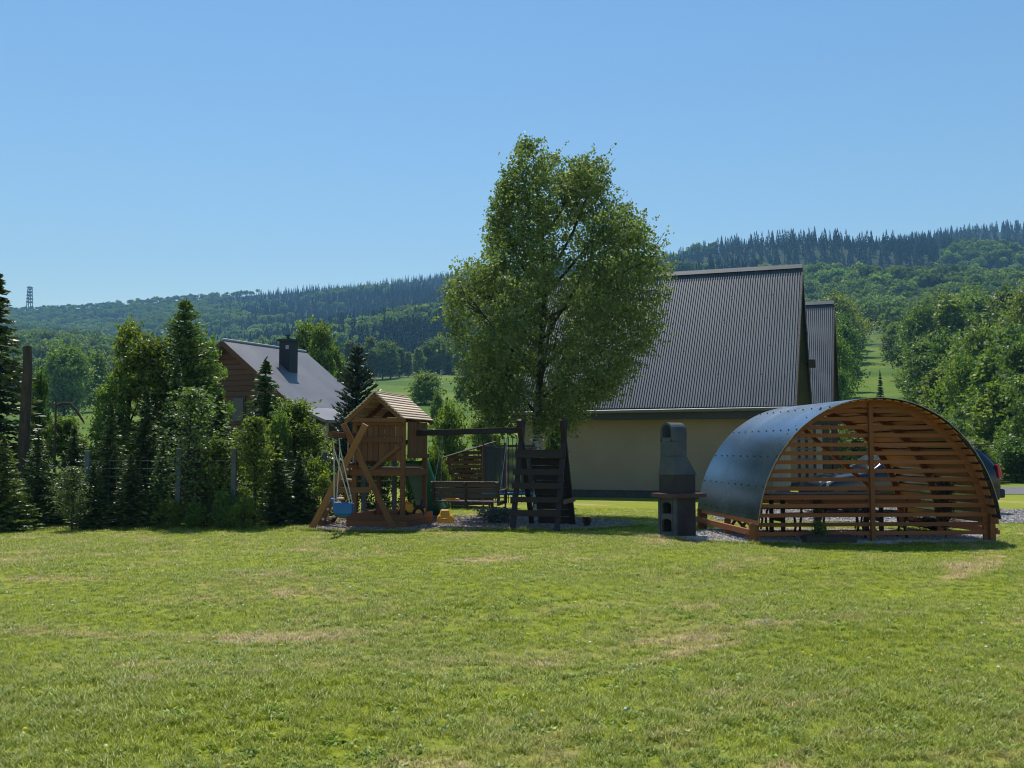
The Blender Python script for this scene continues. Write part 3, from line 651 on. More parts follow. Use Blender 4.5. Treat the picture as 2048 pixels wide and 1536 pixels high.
# ------------------------------------------------------------------ barns
def barn(nr, cornerXY, th, L, Wd, He, Hr, label, detail=True):
    """corner = eave corner nearest on the right; u runs left along the wall, v runs back"""
    u = Vector((-math.cos(th), math.sin(th), 0)); v = Vector((math.sin(th), math.cos(th), 0)); Zv = Vector((0, 0, 1))
    c = Vector((cornerXY[0], cornerXY[1], 0)); t = thing('barn', c, label, 'barn', None)
    def q(a, b, z): return c + u * a + v * b + Zv * z
    oh = 0.55; # eave overhang towards the viewer
    wl = MB(); w0, w1 = 0.75, L - 0.3
    wl.box(q(w0, oh, 0.25), u * (w1 - w0), v * (Wd - 2 * oh), Zv * (He - 0.28)); wl.build('wall', 'plaster', t)
    pl = MB(); pl.box(q(w0 + .03, oh + .03, -.4), u * (w1 - w0 - .06), v * (Wd - 2 * oh - .06), Zv * 0.648); pl.build('plinth', 'plinth', t)
    # gables of boards
    for nm, a in (('gable', w0 + .02), ('gable', w1 - .02)):
        gm = MB(); hh = Hr - 0.25; gm.add([q(a - .05, oh, He - .05), q(a - .05, Wd - oh, He - .05), q(a - .05, Wd / 2, hh), q(a + .05, oh, He - .05), q(a + .05, Wd - oh, He - .05), q(a + .05, Wd / 2, hh)],
               [(0, 1, 2), (3, 5, 4), (0, 3, 4, 1), (1, 4, 5, 2), (2, 5, 3, 0)]); gm.build(nm, 'wood_purple', t)
    # corrugated roof sheets, real ribs
    pitch = 0.083
    for s, nm in ((0, 'roof'), (1, 'roof')):
        n = int(L / pitch); prof = []
        for i in range(n):
            x0 = i * pitch
            prof += [(x0, 0), (x0 + pitch * .42, 0), (x0 + pitch * .56, .028), (x0 + pitch * .86, .028)]
        prof.append((n * pitch, 0))
        nrm = (Vector((0, 0, 1)) * (Wd / 2) + (v * (-1 if s == 0 else 1)) * (Hr - He)).normalized()
        e = 0 if s == 0 else Wd
        V, Fq = [], []
        for (a, hgt) in prof: V.append(q(a, e, He) + nrm * (hgt + .02)); V.append(q(a + (-0.22 if a < 0 else 0), Wd / 2, Hr) + nrm * (hgt + .02))
        for i in range(len(prof) - 1): Fq.append((2 * i, 2 * i + 2, 2 * i + 3, 2 * i + 1))
        m = MB(); m.add(V, Fq)
        # deck under the sheet gives it thickness
        m.hexa([q(0, e, He) - nrm * .06, q(L, e, He) - nrm * .06, q(L, Wd / 2, Hr) - nrm * .06, q(0, Wd / 2, Hr) - nrm * .06,
                q(0, e, He) + nrm * .012, q(L, e, He) + nrm * .012, q(L, Wd / 2, Hr) + nrm * .012, q(0, Wd / 2, Hr) + nrm * .012])
        m.build(nm, 'barn_metal', t)
        if s == 0 and detail:
            sc = MB(); d = (q(0, Wd / 2, Hr) - q(0, 0, He))
            for k, fr in enumerate((.03, .22, .42, .62, .8)):
                for a in np.arange(.2 + (k % 2) * .17, L, .7):
                    p = q(a, 0, He) + d * (fr + random.uniform(-.004, .004)) + nrm * .055; sc.box(p - u * .011 - d.normalized() * .011, u * .022, d.normalized() * .022, nrm * .008)
            sc.build('roof_screws', 'screw', t, kind='stuff')
    # ridge cap, standing on the ribs
    rc = MB(); sl_ = (Hr - He) / (Wd / 2); dn = .12
    rc.add([q(-.04, Wd / 2 - dn, Hr - dn * sl_ + .15), q(-.04, Wd / 2, Hr + .16), q(-.04, Wd / 2 + dn, Hr - dn * sl_ + .15), q(L + .04, Wd / 2 - dn, Hr - dn * sl_ + .15), q(L + .04, Wd / 2, Hr + .16), q(L + .04, Wd / 2 + dn, Hr - dn * sl_ + .15)],
           [(0, 3, 4, 1), (1, 4, 5, 2)]); rc.build('ridge_cap', 'barn_metal', t)
    # dark boxed eave and gutter
    m = MB(); m.box(q(.0, .05, He - .34), u * L, v * (oh + .02), Zv * .26); m.build('eave_box', 'barn_trim', t)
    m = MB(); m.tube([q(-.05, -.05, He - .06), q(L + .05, -.05, He - .1)], .06, 10); m.build('gutter', 'gutter_grey', t)
    # verge boards at the near gable end
    m = MB()
    for s in (0, 1):
        e = 0 if s == 0 else Wd
        m.beam(q(-.03, e, He - .12), q(-.03, Wd / 2, Hr - .12), .04, .26, side=u)
    m.build('verge_board', 'wood_purple', t)
    if detail:
        for k in range(4):
            z = 3.35 + k * .42; b_ = (z - He) / sl_
            piece('board', q(.30, b_ + .35, z), q(.30, min(b_ + 2.3, Wd - .5), z - .12), .03, .2, 'wood_shed', t, side=u)
        m = MB(); p = at(1622, 727, 36.5); m.box(p + Vector((-.12, -.1, -.16)), (.26, 0, 0), (0, .12, 0), (0, 0, .3)); m.beam(p + Vector((-.4, 0, .1)), p + Vector((0, 0, .1)), .04, .04); m.build('floodlight', 'black', t)
    return t
TH = R(20.1); cb = at(1590, 813, 30.6)
barn(1, (cb.x, cb.y), TH, 9.3, 8.0, 2.9, 7.85, 'large grey corrugated metal roofed barn with cream wall right behind the birch', True)
cb2 = at(1663, 805, 39.5)
barn(2, (cb2.x, cb2.y), TH, 8.0, 8.0, 2.9, 7.9, 'second grey roofed barn peeking out behind the right gable of the large barn', False)

# ------------------------------------------------------------------ wooden house on the left
def house():
    A = at(445, 681, 50); B = at(611, 703, 56.2); zr = (A.z + B.z) / 2; A.z = B.z = zr
    rd = (B - A); rd.z = 0; Lr = rd.length; v = rd.normalized(); n = Vector((v.y, -v.x, 0))
    t = thing('wooden_house', Vector((A.x, A.y, tz(A.x, A.y))), 'brown wooden house with plain grey roof and dark chimney behind the hedge', 'house')
    s1, p1 = 4.5, math.tan(R(37)); s2, p2 = 6.3, math.tan(R(21)); z1 = zr - s1 * p1; z2 = z1 - (s2 - s1) * p2
    def q(a, s, z): return A + v * a + n * s + Vector((0, 0, z - A.z))
    def slab(name, a0, a1, s0, z0, s1_, z1_, th=.14, mat='house_roof'):
        m = MB(); m.hexa([q(a0, s0, z0 - th), q(a0, s1_, z1_ - th), q(a1, s1_, z1_ - th), q(a1, s0, z0 - th), q(a0, s0, z0), q(a0, s1_, z1_), q(a1, s1_, z1_), q(a1, s0, z0)]); return m.build(name, mat, t)
    rf = slab('roof', 0, Lr, 0, zr, s1, z1); slab('porch_roof', 0.0, Lr, s1 + .003, z1 - .01, s2, z2)
    slab('roof', 0, Lr, 0, zr - .003, -s1, z1)
    m = MB(); m.tube([q(-.02, 0, zr + .03), q(Lr + .02, 0, zr + .03)], .07, 8); m.build('ridge_cap', 'tin', t)
    i0 = .55; zg = tz(A.x, A.y) - .3; w_ = s1 - .5
    # gable wall of boards
    nb = 20; zlo = 1.2
    for k in range(nb):
        za = zlo + (zr - .35 - zlo) * k / nb; zb = zlo + (zr - .35 - zlo) * (k + 1) / nb - .03
        half = min(w_, (zr - .25 - zb) / p1)
        if half < .2: continue
        piece('board', q(i0, -half, (za + zb) / 2), q(i0, half, (za + zb) / 2), .06, zb - za, 'wood_house', t, side=v)
    m = MB(); m.box(q(i0 + .04, -w_, zg), v * (Lr - 1.1), n * (2 * w_), Vector((0, 0, z1 + .2 - zg))); m.build('wall', 'wood_house', t)
    m = MB(); prism(m, [(-w_, 0), (w_, 0), (0, w_ * p1)], q(i0 + .04, 0, z1 + .18), n, Vector((0, 0, 1)), v * (Lr - 1.15)); m.build('gable', 'wood_house', t)
    for s in (1, -1): MB().beam(q(-.03, 0, zr - .14), q(-.03, s * s1, z1 - .14), .05, .24, side=v).build('verge_board', 'wood_house', t)
    wn = MB(); wn.box(q(i0 - .09, .25, 2.9), n * .85, v * .05, Vector((0, 0, 1.35))); f = wn.build('window', 'wood_dark', t)
    pn = MB(); pn.box(q(i0 - .11, .35, 3.0), n * .65, v * .025, Vector((0, 0, 1.15))); pn.build('pane', 'glass', f)
    # porch: posts, beam, door with window
    for a in (.5, Lr / 2, Lr - .4):
        o = MB(); o.beam(q(a, s2 - .35, zg), q(a, s2 - .35, z2 + .02), .3, .3); o.build('porch_post', 'plaster', t)
    MB().beam(q(.2, s2 - .35, z2 - .12), q(Lr - .2, s2 - .35, z2 - .12), .18, .22).build('porch_beam', 'wood_dark', t)
    d = MB(); d.box(q(1.2, w_ + .01, zg + .3), v * .95, n * .07, Vector((0, 0, 2.05))); dr = d.build('door', 'wood_dark', t)
    d = MB(); d.box(q(1.4, w_ + .09, zg + .9), v * .55, n * .02, Vector((0, 0, 1.1))); d.build('pane', 'glass', dr)
    # chimney
    cp = at(577, 707, 52.2); ch = MB(); o = Vector((cp.x, cp.y, 0)); hx = .34
    zt = CAMZ + (HOR - 683) / F * 52.2
    ch.box(o - n * hx - v * hx + Vector((0, 0, 5.2)), n * 2 * hx, v * 2 * hx, Vector((0, 0, zt - 5.2))); c = ch.build('chimney', 'chimney', t)
    k = MB(); k.box(o - n * .42 - v * .42 + Vector((0, 0, zt)), n * .84, v * .84, Vector((0, 0, .12))); k.build('chimney_cap', 'chimney', c)
    k = MB(); k.tube([o + Vector((-.05, 0, zt + .1)), o + Vector((-.05, 0, zt + .3))], .06, 8); k.tube([o + Vector((-.05, 0, zt + .3)), o + Vector((-.05, 0, zt + .36))], .14, 10); k.build('cowl', 'chimney', c)
    k = MB(); k.box(o - v * (hx + .015) + n * .08 + Vector((0, 0, zt - .42)), n * .2, v * .015, Vector((0, 0, .2))); k.build('vent', 'tin', c)
house()
def far_shed():
    c = at(1950, 885, 75); c.z = tz(c.x, c.y); t = thing('shed', c, 'small grey gabled shed half hidden among the trees above the black car', 'shed')
    zt = CAMZ + (HOR - 856) / F * 75
    m = MB(); m.box(c + Vector((-1.6, 0, -1)), (3.2, 0, 0), (0, 3, 0), (0, 0, zt - .9 - c.z + 1)); m.build('wall', 'post_grey', t)
    m = MB(); prism(m, [(-2, 0), (2, 0), (0.3, .95)], c + Vector((0, -.2, zt - .95 - c.z)), Vector((1, 0, 0)), Vector((0, 0, 1)), Vector((0, 3.4, 0))); m.build('roof', 'tin', t)
far_shed()

# ------------------------------------------------------------------ play tower with swings, all in one rotated frame
PT = R(-14.0); PU = Vector((math.cos(PT), math.sin(PT), 0)); PV = Vector((-math.sin(PT), math.cos(PT), 0))
PO = gp(805, 1056); PO.z = 0
def P_(a, b, z): return PO + PU * a + PV * b + Vector((0, 0, z))
def play_tower():
    t = thing('play_tower', P_(-.5, .6, 0), 'brown wooden climbing tower with pale shingled gable roof and green slide', 'play tower', 'pieces of the wooden playground')
    W_, D_ = 1.05, 1.35; e = 2.14; zr = 2.74
    for a in (0, -W_):
        for b in (0, D_): piece('post', P_(a, b, 0), P_(a, b, e + .02), .09, .09, 'wood_play', t, side=PU)
    # floor beams + floor
    for b in (-.06, D_ + .06): piece('floor_beam', P_(-W_ - .06, b, 1.12), P_(.06, b, 1.12), .04, .13, 'wood_play', t, side=PV)
    for a in (-W_ - .06, .06): piece('floor_beam', P_(a, -.03, 1.12), P_(a, D_ + .03, 1.12), .04, .13, 'wood_play', t, side=PU)
    for k in range(9): piece('floor_board', P_(-W_, .06 + k * .15, 1.2), P_(0, .06 + k * .15, 1.2), .13, .025, 'wood_play', t)
    # front boards: lower wall and upper wall with a rail between
    for k in range(8):
        a = -W_ + .10 + k * .122
        piece('board', P_(a, -.02, 1.36), P_(a, -.02, 1.74), .112, .022, 'wood_play', t, side=PU)
        if k: piece('board', P_(a, -.02, 1.83 + .0), P_(a, -.02, 2.1), .112, .022, 'wood_play', t, side=PU)
    piece('rail', P_(-W_, -.055, 1.79), P_(0, -.055, 1.79), .035, .11, 'wood_play', t, side=PV)
    piece('rail', P_(-W_, -.055, 2.12), P_(0, -.055, 2.12), .035, .07, 'wood_play', t, side=PV)
    piece('rail', P_(-.5, -.05, 2.19), P_(-.04, -.05, 2.19), .1, .025, 'wood_pale', t)
    piece('brace', P_(-.05, -.075, 1.66), P_(-.68, -.075, 1.16), .03, .07, 'wood_play', t, side=PV)
    # right side wall of narrow boards, a slit by the front post
    for k in range(12):
        b = .18 + k * .098
        piece('board', P_(.055, b, 1.42), P_(.055, b, 2.16), .09, .022, 'wood_play', t, side=PV)
    piece('rail', P_(.085, .05, 1.45), P_(.085, D_, 1.45), .03, .09, 'wood_play', t, side=PU)
    for k in range(12):
        b = .1 + k * .1
        piece('board', P_(-W_ - .055, b, 1.3), P_(-W_ - .055, b, 2.12), .085, .022, 'wood_play', t, side=PV)
    piece('rail', P_(-W_, D_ + .05, 1.75), P_(0, D_ + .05, 1.75), .035, .1, 'wood_play', t, side=PV)
    # roof: rafters and overlapping boards
    am = -W_ / 2; hw = W_ / 2 + .14; ze = 2.17; b0, b1 = -.28, D_ + .22
    sl_ = math.atan2(zr - ze, hw)
    for s in (-1, 1):
        for b in (b0 + .05, D_ / 2, b1 - .05):
            piece('rafter', P_(am + s * (hw - .02), b, ze - .02), P_(am, b, zr - .04), .04, .09, 'wood_play', t, side=PV)
        nrow = 10
        for k in range(nrow):
            f0 = k / nrow; f1 = (k + 1) / nrow + .06
            lift = .035
            pa = Vector((am + s * hw * (1 - f0), 0, ze + (zr - ze) * f0)); pb = Vector((am + s * hw * (1 - f1), 0, ze + (zr - ze) * f1))
            jit = random.uniform(-.02, .02)
            cx = (pa.x + pb.x) / 2; cz = (pa.z + pb.z) / 2 + .03
            side = PU * (s * math.cos(sl_ - .26)) + Vector((0, 0, -math.sin(sl_ - .26)))
            wdt = math.hypot(hw, zr - ze) / nrow * 1.22
            piece('shingle', P_(cx, b0 + jit, cz), P_(cx, b1 + jit, cz), wdt, .022, 'wood_pale', t, side=side)
    piece('tie_beam', P_(-W_ - .1, b0 + .08, ze + .02), P_(.1, b0 + .08, ze + .02), .035, .08, 'wood_play', t, side=PV)
    # gable boards at the back
    for k in range(5):
        z = ze + .06 + k * .11; h_ = hw * (1 - (z - ze) / (zr - ze)) - .04
        if h_ > .1: piece('board', P_(am - h_, b1 - .12, z), P_(am + h_, b1 - .12, z), .02, .095, 'wood_play', t, side=PV)
    # slide to the back right
    s0 = P_(-.30, D_ + .05, 1.2); s1 = Vector(((868 - 1024) / F * 23.3, 23.3, .05))
    d = s1 - s0; d.z = 0; dn = d.normalized(); sdv = Vector((dn.y, -dn.x, 0)); LL = d.length
    m = MB(); n = 16; sec = [(-.27, .16), (-.25, .03), (-.18, 0), (.18, 0), (.25, .03), (.27, .16), (.31, .16), (.29, -.02), (.2, -.05), (-.2, -.05), (-.29, -.02), (-.31, .16)]
    V = []
    for i in range(n + 1):
        f = i / n; z = 1.22 * (1 - f) ** 1.15 * 1.0 + .12 + .03 * math.sin(f * 6); c_ = s0 + dn * LL * f; c_.z = z
        V += [c_ + sdv * a + Vector((0, 0, b)) for a, b in sec]
    k = len(sec); Fq = [(i * k + j, i * k + (j + 1) % k, (i + 1) * k + (j + 1) % k, (i + 1) * k + j) for i in range(n) for j in range(k)]
    m.add(V, Fq); m.build('slide', 'green_slide', t, smooth=True)
    # sandbox base
    for z in (.08, .205):
        piece('sandbox_board', P_(-W_ - .12, -.1, z), P_(.14, -.1, z), .035, .12, 'wood_play', t, side=PV)
        piece('sandbox_board', P_(-W_ - .12, D_ + .1, z), P_(.14, D_ + .1, z), .035, .12, 'wood_play', t, side=PV)
        piece('sandbox_board', P_(.14, -.1, z), P_(.14, D_ + .1, z), .035, .12, 'wood_play', t, side=PU)
        piece('sandbox_board', P_(-W_ - .12, -.1, z), P_(-W_ - .12, D_ + .1, z), .035, .12, 'wood_play', t, side=PU)
    m = MB(); m.box(P_(-W_ - .1, -.08, .0), PU * (W_ + .22), PV * (D_ + .16), (0, 0, .14)); m.build('sand', 'gravel', t)
play_tower()
def swing_frame():
    t = thing('swing_set', P_(-1.3, -1.0, 0), 'brown wooden A-frame with short swing beam and leaning ladder left of the play tower', 'swing frame', 'pieces of the wooden playground')
    # main A-frame, legs cross and stand proud at the top
    Yc = 19.55
    a0 = gp(622, 1060); b0 = gp(787, 1060); a0.z = b0.z = 0
    a1 = at(731, 849, Yc); b1 = at(685, 847, Yc + .1)
    piece('leg', a0, a1, .065, .125, 'wood_leg', t, side=(0, 1, 0)); 
    dv = (b1 - b0).normalized(); off = Vector((0, .075, 0))
    piece('leg', b0 + off, b1 + off, .065, .115, 'wood_leg', t, side=(0, 1, 0))
    c0 = at(672, 980, 19.7); c1 = at(742, 980, 19.7); piece('crossbar', c0, c1, .05, .11, 'wood_play', t, side=(0, 1, 0))
    be0 = at(660, 869, 18.75); be1 = P_(-1.05, .0, 0); be1.z = be0.z
    piece('swing_beam', be0, be1, .09, .11, 'wood_play', t)
    # second, steeper frame behind with rungs: a leaning ladder up to the tower
    l0 = gp(640, 1053); l0.z = 0; l1 = at(703, 925, 20.6)
    r0 = gp(664, 1047); r0.z = 0; r1 = at(722, 930, 21.2)
    piece('ladder_rail', l0, l1, .05, .09, 'wood_play', t, side=(0, 1, 0)); piece('ladder_rail', r0, r1, .05, .09, 'wood_play', t, side=(0, 1, 0))
    for k in range(6):
        f = .12 + k * .155; p, q_ = l0.lerp(l1, f), r0.lerp(r1, f); ob = MB(); d = (q_ - p).normalized() * .06; ob.tube([p - d, q_ + d], .028, 8); ob.build('rung', 'wood_pale', t)
    return be0, be1
be0, be1 = swing_frame()
def baby_swing():
    zb = be0.z - .06; f0, f1 = .10, .34
    h0 = be0.lerp(be1, f0); h1 = be0.lerp(be1, f1); h0.z = h1.z = zb
    c = (h0 + h1) / 2; sx, sz = .19, .30; zc = CAMZ - (1015 - HOR) / F * 19.1
    t = thing('baby_swing', Vector((c.x, c.y, zc)), 'blue plastic baby swing hanging on ropes from the short beam', 'swing', None)
    x0 = (687 - 1024) / F * 19.1; cc = Vector((x0, c.y, zc))
    m = MB(); pr = [(-.19, .14), (.18, .10), (.155, -.14), (-.10, -.16)]
    # bucket: outer shell with wall thickness
    out_ = [(-.17, -.13), (.17, -.13), (.17, .13), (-.17, .13)]
    def ring(sx_, sy_, z, dx=0, tilt=0): return [cc + Vector((x * sx_ + dx, y * sy_, z + tilt * x)) for x, y in out_]
    rs = [ring(.72, .75, -.15, .02), ring(1.0, 1.0, -.10, .01), ring(1.08, 1.08, .10, 0, -.12), ring(.98, .98, .10, 0, -.12), ring(.88, .88, -.09, .01)]
    V = [p for r_ in rs for p in r_]; Fq = [(3, 2, 1, 0)] + [(i * 4 + j, i * 4 + (j + 1) % 4, (i + 1) * 4 + (j + 1) % 4, (i + 1) * 4 + j) for i in range(4) for j in range(4)] + [(16, 17, 18, 19)]
    m.add(V, Fq); o = m.build('seat', 'blue', t, smooth=False, bevel=.02)
    m = MB(); m.tube([cc + Vector((-.2, -.14, .15)), cc + Vector((-.2, .14, .15))], .035, 8); m.build('headrest', 'blue', t, smooth=True)
    for h, s in ((h0, -1), (h1, 1)):
        top = Vector((h.x, h.y, zb)); mid = top + Vector((0, 0, -.2)); mid.x += (cc.x - mid.x) * .15
        k = MB(); k.tube([top, mid], .012, 6); k.build('chain', 'steel', t)
        for dx in (-.15, .15):
            e = cc + Vector((dx, s * .13, .09)); k = MB(); k.tube([mid, e], .011, 6); k.build('rope', 'rope', t)
baby_swing()
def second_swing():
    h0 = be0.lerp(be1, .70); h1 = be0.lerp(be1, .93); h0.z = h1.z = be0.z - .06
    zs = CAMZ - (928 - HOR) / F * 20
    c = (h0 + h1) / 2; t = thing('child_swing', Vector((c.x, c.y, zs)), 'small black seat swing on thin chains between the A-frame and tower', 'swing')
    for h in (h0, h1):
        k = MB(); n = 24
        for i in range(n):
            p = h.lerp(Vector((h.x, h.y, zs)), i / n); q_ = h.lerp(Vector((h.x, h.y, zs)), (i + .8) / n); a = .012 if i % 2 else 0
            k.beam(p + Vector((a, 0, 0)), q_ + Vector((-a, 0, 0)), .014, .010)
        k.build('chain', 'steel', t)
    m = MB(); m.beam(Vector((h0.x, h0.y - .05, zs)), Vector((h1.x, h1.y + .05, zs)), .17, .03); m.build('seat', 'black', t, bevel=.008)
second_swing()

# right half: long beam, climbing frame, bench swing
BZ = CAMZ + (HOR - 863) / F * 20.3
S_L, S_R = 2.33, 3.22; BB = .62
def climbing_frame():
    t = thing('playground_climber', P_((S_L + S_R) / 2, BB, 0), 'dark purple brown ladder frame with crossed post tops in front of the birch trunk', 'climbing frame', 'pieces of the wooden playground')
    ztop = CAMZ + (HOR - 840) / F * 20.2; zx = 1.78
    for a in (S_L, S_R):
        for s, ft, tp in ((-1, -.72, .20), (1, .95, -.24)):
            foot = P_(a + s * .008, BB + ft, 0); top = P_(a + s * .008, BB + tp, ztop)
            piece('leg', foot, top, .10, .075, 'wood_climber', t, side=PU)
    # front ladder boards between the two frames, following the leaning legs
    def front(a, z): f = z / zx; return P_(a, BB - .72 * (1 - f) - .07, z)
    for z, h in ((1.49, .13), (1.14, .12), (.87, .12), (.60, .11), (.34, .12)):
        piece('step_board', front(S_L - .09, z), front(S_R + .03, z), .03, h, 'wood_climber', t, side=PV)
    piece('top_board', P_(S_L - .06, BB - .12, 1.57), P_(S_R + .04, BB - .12, 1.57), .12, .03, 'wood_climber', t)
    # closed climbing wall on the back legs
    def back(a, z): f = z / zx; return P_(a, BB + .95 * (1 - f) + .08, z)
    for k in range(10):
        z = .1 + k * .155
        piece('wall_board', back(S_L + .14, z), back(S_R + .04, z), .025, .145, 'wood_climber', t, side=PV)
    # side brace right
    piece('side_brace', P_(S_R + .09, BB - .52, .56), P_(S_R + .09, BB + .70, .56), .03, .09, 'wood_play', t, side=PU)
    piece('side_brace', P_(S_L - .09, BB - .50, .56), P_(S_L - .09, BB + .62, .56), .03, .09, 'wood_climber', t, side=PU)
    # long beam to the tower
    piece('long_beam', P_(.05, BB + .05, BZ - .02), P_(S_L + .05, BB, BZ + .035), .10, .12, 'wood_climber', t)
climbing_frame()
def bench_swing():
    a0, a1 = .66, 2.02; b = .1; zc = .58
    t = thing('bench_swing', P_((a0 + a1) / 2, b, zc), 'dark brown two-seat wooden bench swing hanging from the long beam', 'bench swing', None)
    # back: three boards, three uprights with pale caps
    for z, h in ((.885, .09), (.775, .09), (.665, .09)):
        piece('back_board', P_(a0, b - .16 + (.9 - z) * .25, z), P_(a1, b - .16 + (.9 - z) * .25, z), .025, h, 'wood_purple', t, side=PV)
    piece('top_rail', P_(a0 - .03, b - .18, .94), P_(a1 + .03, b - .18, .94), .055, .03, 'wood_purple', t)
    for a in (a0 + .01, (a0 + a1) / 2, a1 - .01):
        piece('upright', P_(a, b - .21, .945), P_(a, b - .08, .48), .045, .045, 'wood_purple', t, side=PU)
        piece('bearer', P_(a, b - .12, .50), P_(a, b + .48, .53), .045, .05, 'wood_purple', t, side=PU)
    for k in range(5): piece('seat_slat', P_(a0, b - .04 + k * .11, .545), P_(a1, b - .04 + k * .11, .545), .095, .022, 'wood_purple', t)
    for a in (a0 - .02, a1 + .02):
        piece('armrest', P_(a, b - .16, .76), P_(a, b + .46, .79), .075, .025, 'wood_purple', t)
        piece('arm_post', P_(a, b + .40, .50), P_(a, b + .40, .78), .045, .045, 'wood_purple', t, side=PU)
        for bb in (b - .05, b + .42):
            m = MB(); m.tube([P_(a, bb, .78), P_(a, BB, BZ - .06)], .006, 5); m.build('chain', 'steel', t)
bench_swing()

# toy tractor and yellow toys
def toy_tractor():
    c = gp(802, 1040, .15); c = Vector(((800 - 1024) / F * 21.2, 21.35, .0)); c = P_(-.12, .95, .14)
    t = thing('toy_tractor', c, 'orange and yellow toy ride-on tractor parked inside the tower sandbox', 'toy tractor')
    def q(x, y, z): return c + Vector((x, y, z))
    m = MB(); prism(m, [(-.30, .12), (.26, .12), (.26, .2), (.02, .22), (0, .30), (-.24, .28), (-.31, .22)], q(0, -.1, 0), (1, 0, 0), (0, 0, 1), (0, .2, 0)); m.build('body', 'yellow', t, bevel=.012)
    m = MB(); m.box(q(-.29, -.085, .285), (.24, 0, 0), (0, .17, 0), (0, 0, .055)); m.build('hood', 'orange', t, bevel=.015)
    m = MB(); prism(m, [(.02, .22), (.2, .22), (.24, .40), (.19, .40), (.15, .27), (.02, .26)], q(0, -.08, 0), (1, 0, 0), (0, 0, 1), (0, .16, 0)); m.build('seat', 'black', t, bevel=.01)
    m = MB(); m.tube([q(-.07, 0, .3), q(-.01, 0, .42)], .012, 6); lathe(m, q(-.01, 0, .42), [(.06, -.01), (.075, 0), (.06, .01)], 14, (.4, 0, 1)); m.build('steering_wheel', 'black', t)
    for x, r_ in ((.14, .125), (-.2, .10)):
        for s in (-1, 1):
            m = MB(); lathe(m, q(x, s * .15, r_ + .0), [(0, -.045), (r_ * .85, -.045), (r_, -.03), (r_, .03), (r_ * .85, .045), (0, .045)], 18, (0, 1, 0)); wl = m.build('wheel', 'rubber', t)
            m = MB(); lathe(m, q(x, s * .15, r_), [(0, -.052), (r_ * .5, -.052), (r_ * .55, -.04)], 14, (0, 1, 0)); lathe(m, q(x, s * .15, r_), [(0, .052), (r_ * .5, .052), (r_ * .55, .04)], 14, (0, 1, 0)); m.build('hub', 'yellow', wl)
toy_tractor()
def yellow_toy():
    c = gp(891, 1047); c.z = 0.01; t = thing('toy_step', c, 'yellow plastic step-shaped toy on the gravel in front of bench swing', 'toy')
    def rr(sx, sy, z, dx=0): 
        return [c + Vector((sx * math.copysign(abs(math.cos(a)) ** .35, math.cos(a)) + dx, sy * math.copysign(abs(math.sin(a)) ** .35, math.sin(a)), z)) for a in [2 * math.pi * (k + .5) / 16 for k in range(16)]]
    rs = [rr(.185, .15, 0), rr(.19, .155, .03), rr(.165, .13, .16), rr(.14, .11, .175, -.005), rr(.115, .09, .20, -.01), rr(.10, .08, .27, -.01), rr(.085, .065, .285, -.01)]
    m = MB(); V = [p for r_ in rs for p in r_]; Fq = [(i * 16 + j, i * 16 + (j + 1) % 16, (i + 1) * 16 + (j + 1) % 16, (i + 1) * 16 + j) for i in range(6) for j in range(16)] + [tuple(range(96, 112))]
    m.add(V, Fq); m.build('body', 'yellow', t, smooth=True)
    m = MB(); m.tube([c + Vector((-.09, -.155, .10)), c + Vector((.07, -.155, .10))], .016, 6); m.build('handle', 'yellow', t, smooth=True)
    c2 = P_(.95, .3, .555); t2 = thing('toy_digger', c2, 'small orange and yellow plastic toy lying on the bench swing seat', 'toy')
    m = MB(); prism(m, [(-.12, 0), (.16, 0), (.16, .03), (.05, .05), (.0, .11), (-.06, .07), (-.12, .09)], c2 + Vector((0, -.05, 0)), (1, 0, 0), (0, 0, 1), (0, .1, 0)); m.build('body', 'yellow', t2, bevel=.01)
    m = MB(); m.box(c2 + Vector((-.02, -.03, .06)), (.1, 0, 0), (0, .07, 0), (0, 0, .04)); m.build('cab', 'orange', t2, bevel=.01)
yellow_toy()

# ------------------------------------------------------------------ things behind the playground
def woodshed():
    c = at(925, 1000, 27.5); c.z = 0; t = thing('woodshed', c, 'low brown slatted woodshed with sloping roof behind the bench swing', 'shed')
    u = Vector((math.cos(R(6)), math.sin(R(6)), 0)); v = Vector((-u.y, u.x, 0))
    x0 = (884 - 1024) / F * 27.5 - c.x; x1 = (985 - 1024) / F * 27.5 - c.x
    def q(a, b, z): return c + u * a + v * b + Vector((0, 0, z))
    zl = CAMZ + (HOR - 918) / F * 27.5; zr = CAMZ + (HOR - 887) / F * 27.5
    for a, z in ((x0 + .03, zl), ((x0 + x1) / 2, (zl + zr) / 2), (x1, zr)):
        for b in (0, 1.0): piece('post', q(a, b, 0), q(a, b, z), .07, .07, 'wood_shed', t, side=u)
    k = 0; z = .12
    while z < zr - .05:
        a0 = x0 if z < zl else x0 + (z - zl) / (zr - zl) * (x1 - x0)
        piece('slat', q(a0, -.05, z), q(x1 + .03, -.05, z), .022, .098, 'wood_shed', t, side=v); z += .125
        k += 1
    piece('roof', q(x0 - .15, .5, zl - .02), q(x1 + .12, .5, zr + .05), 1.35, .03, 'wood_dark', t, side=v)
    m = MB(); r = random.Random(3)
    for i in range(46):
        a = r.uniform(x0 + .15, x1 - .1); z_ = r.uniform(.1, zl + (a - x0) / (x1 - x0) * (zr - zl) - .15); m.tube([q(a, .15, z_), q(a, .85, z_)], r.uniform(.05, .085), 7)
    m.build('logs', 'bark', t, kind='stuff')
woodshed()
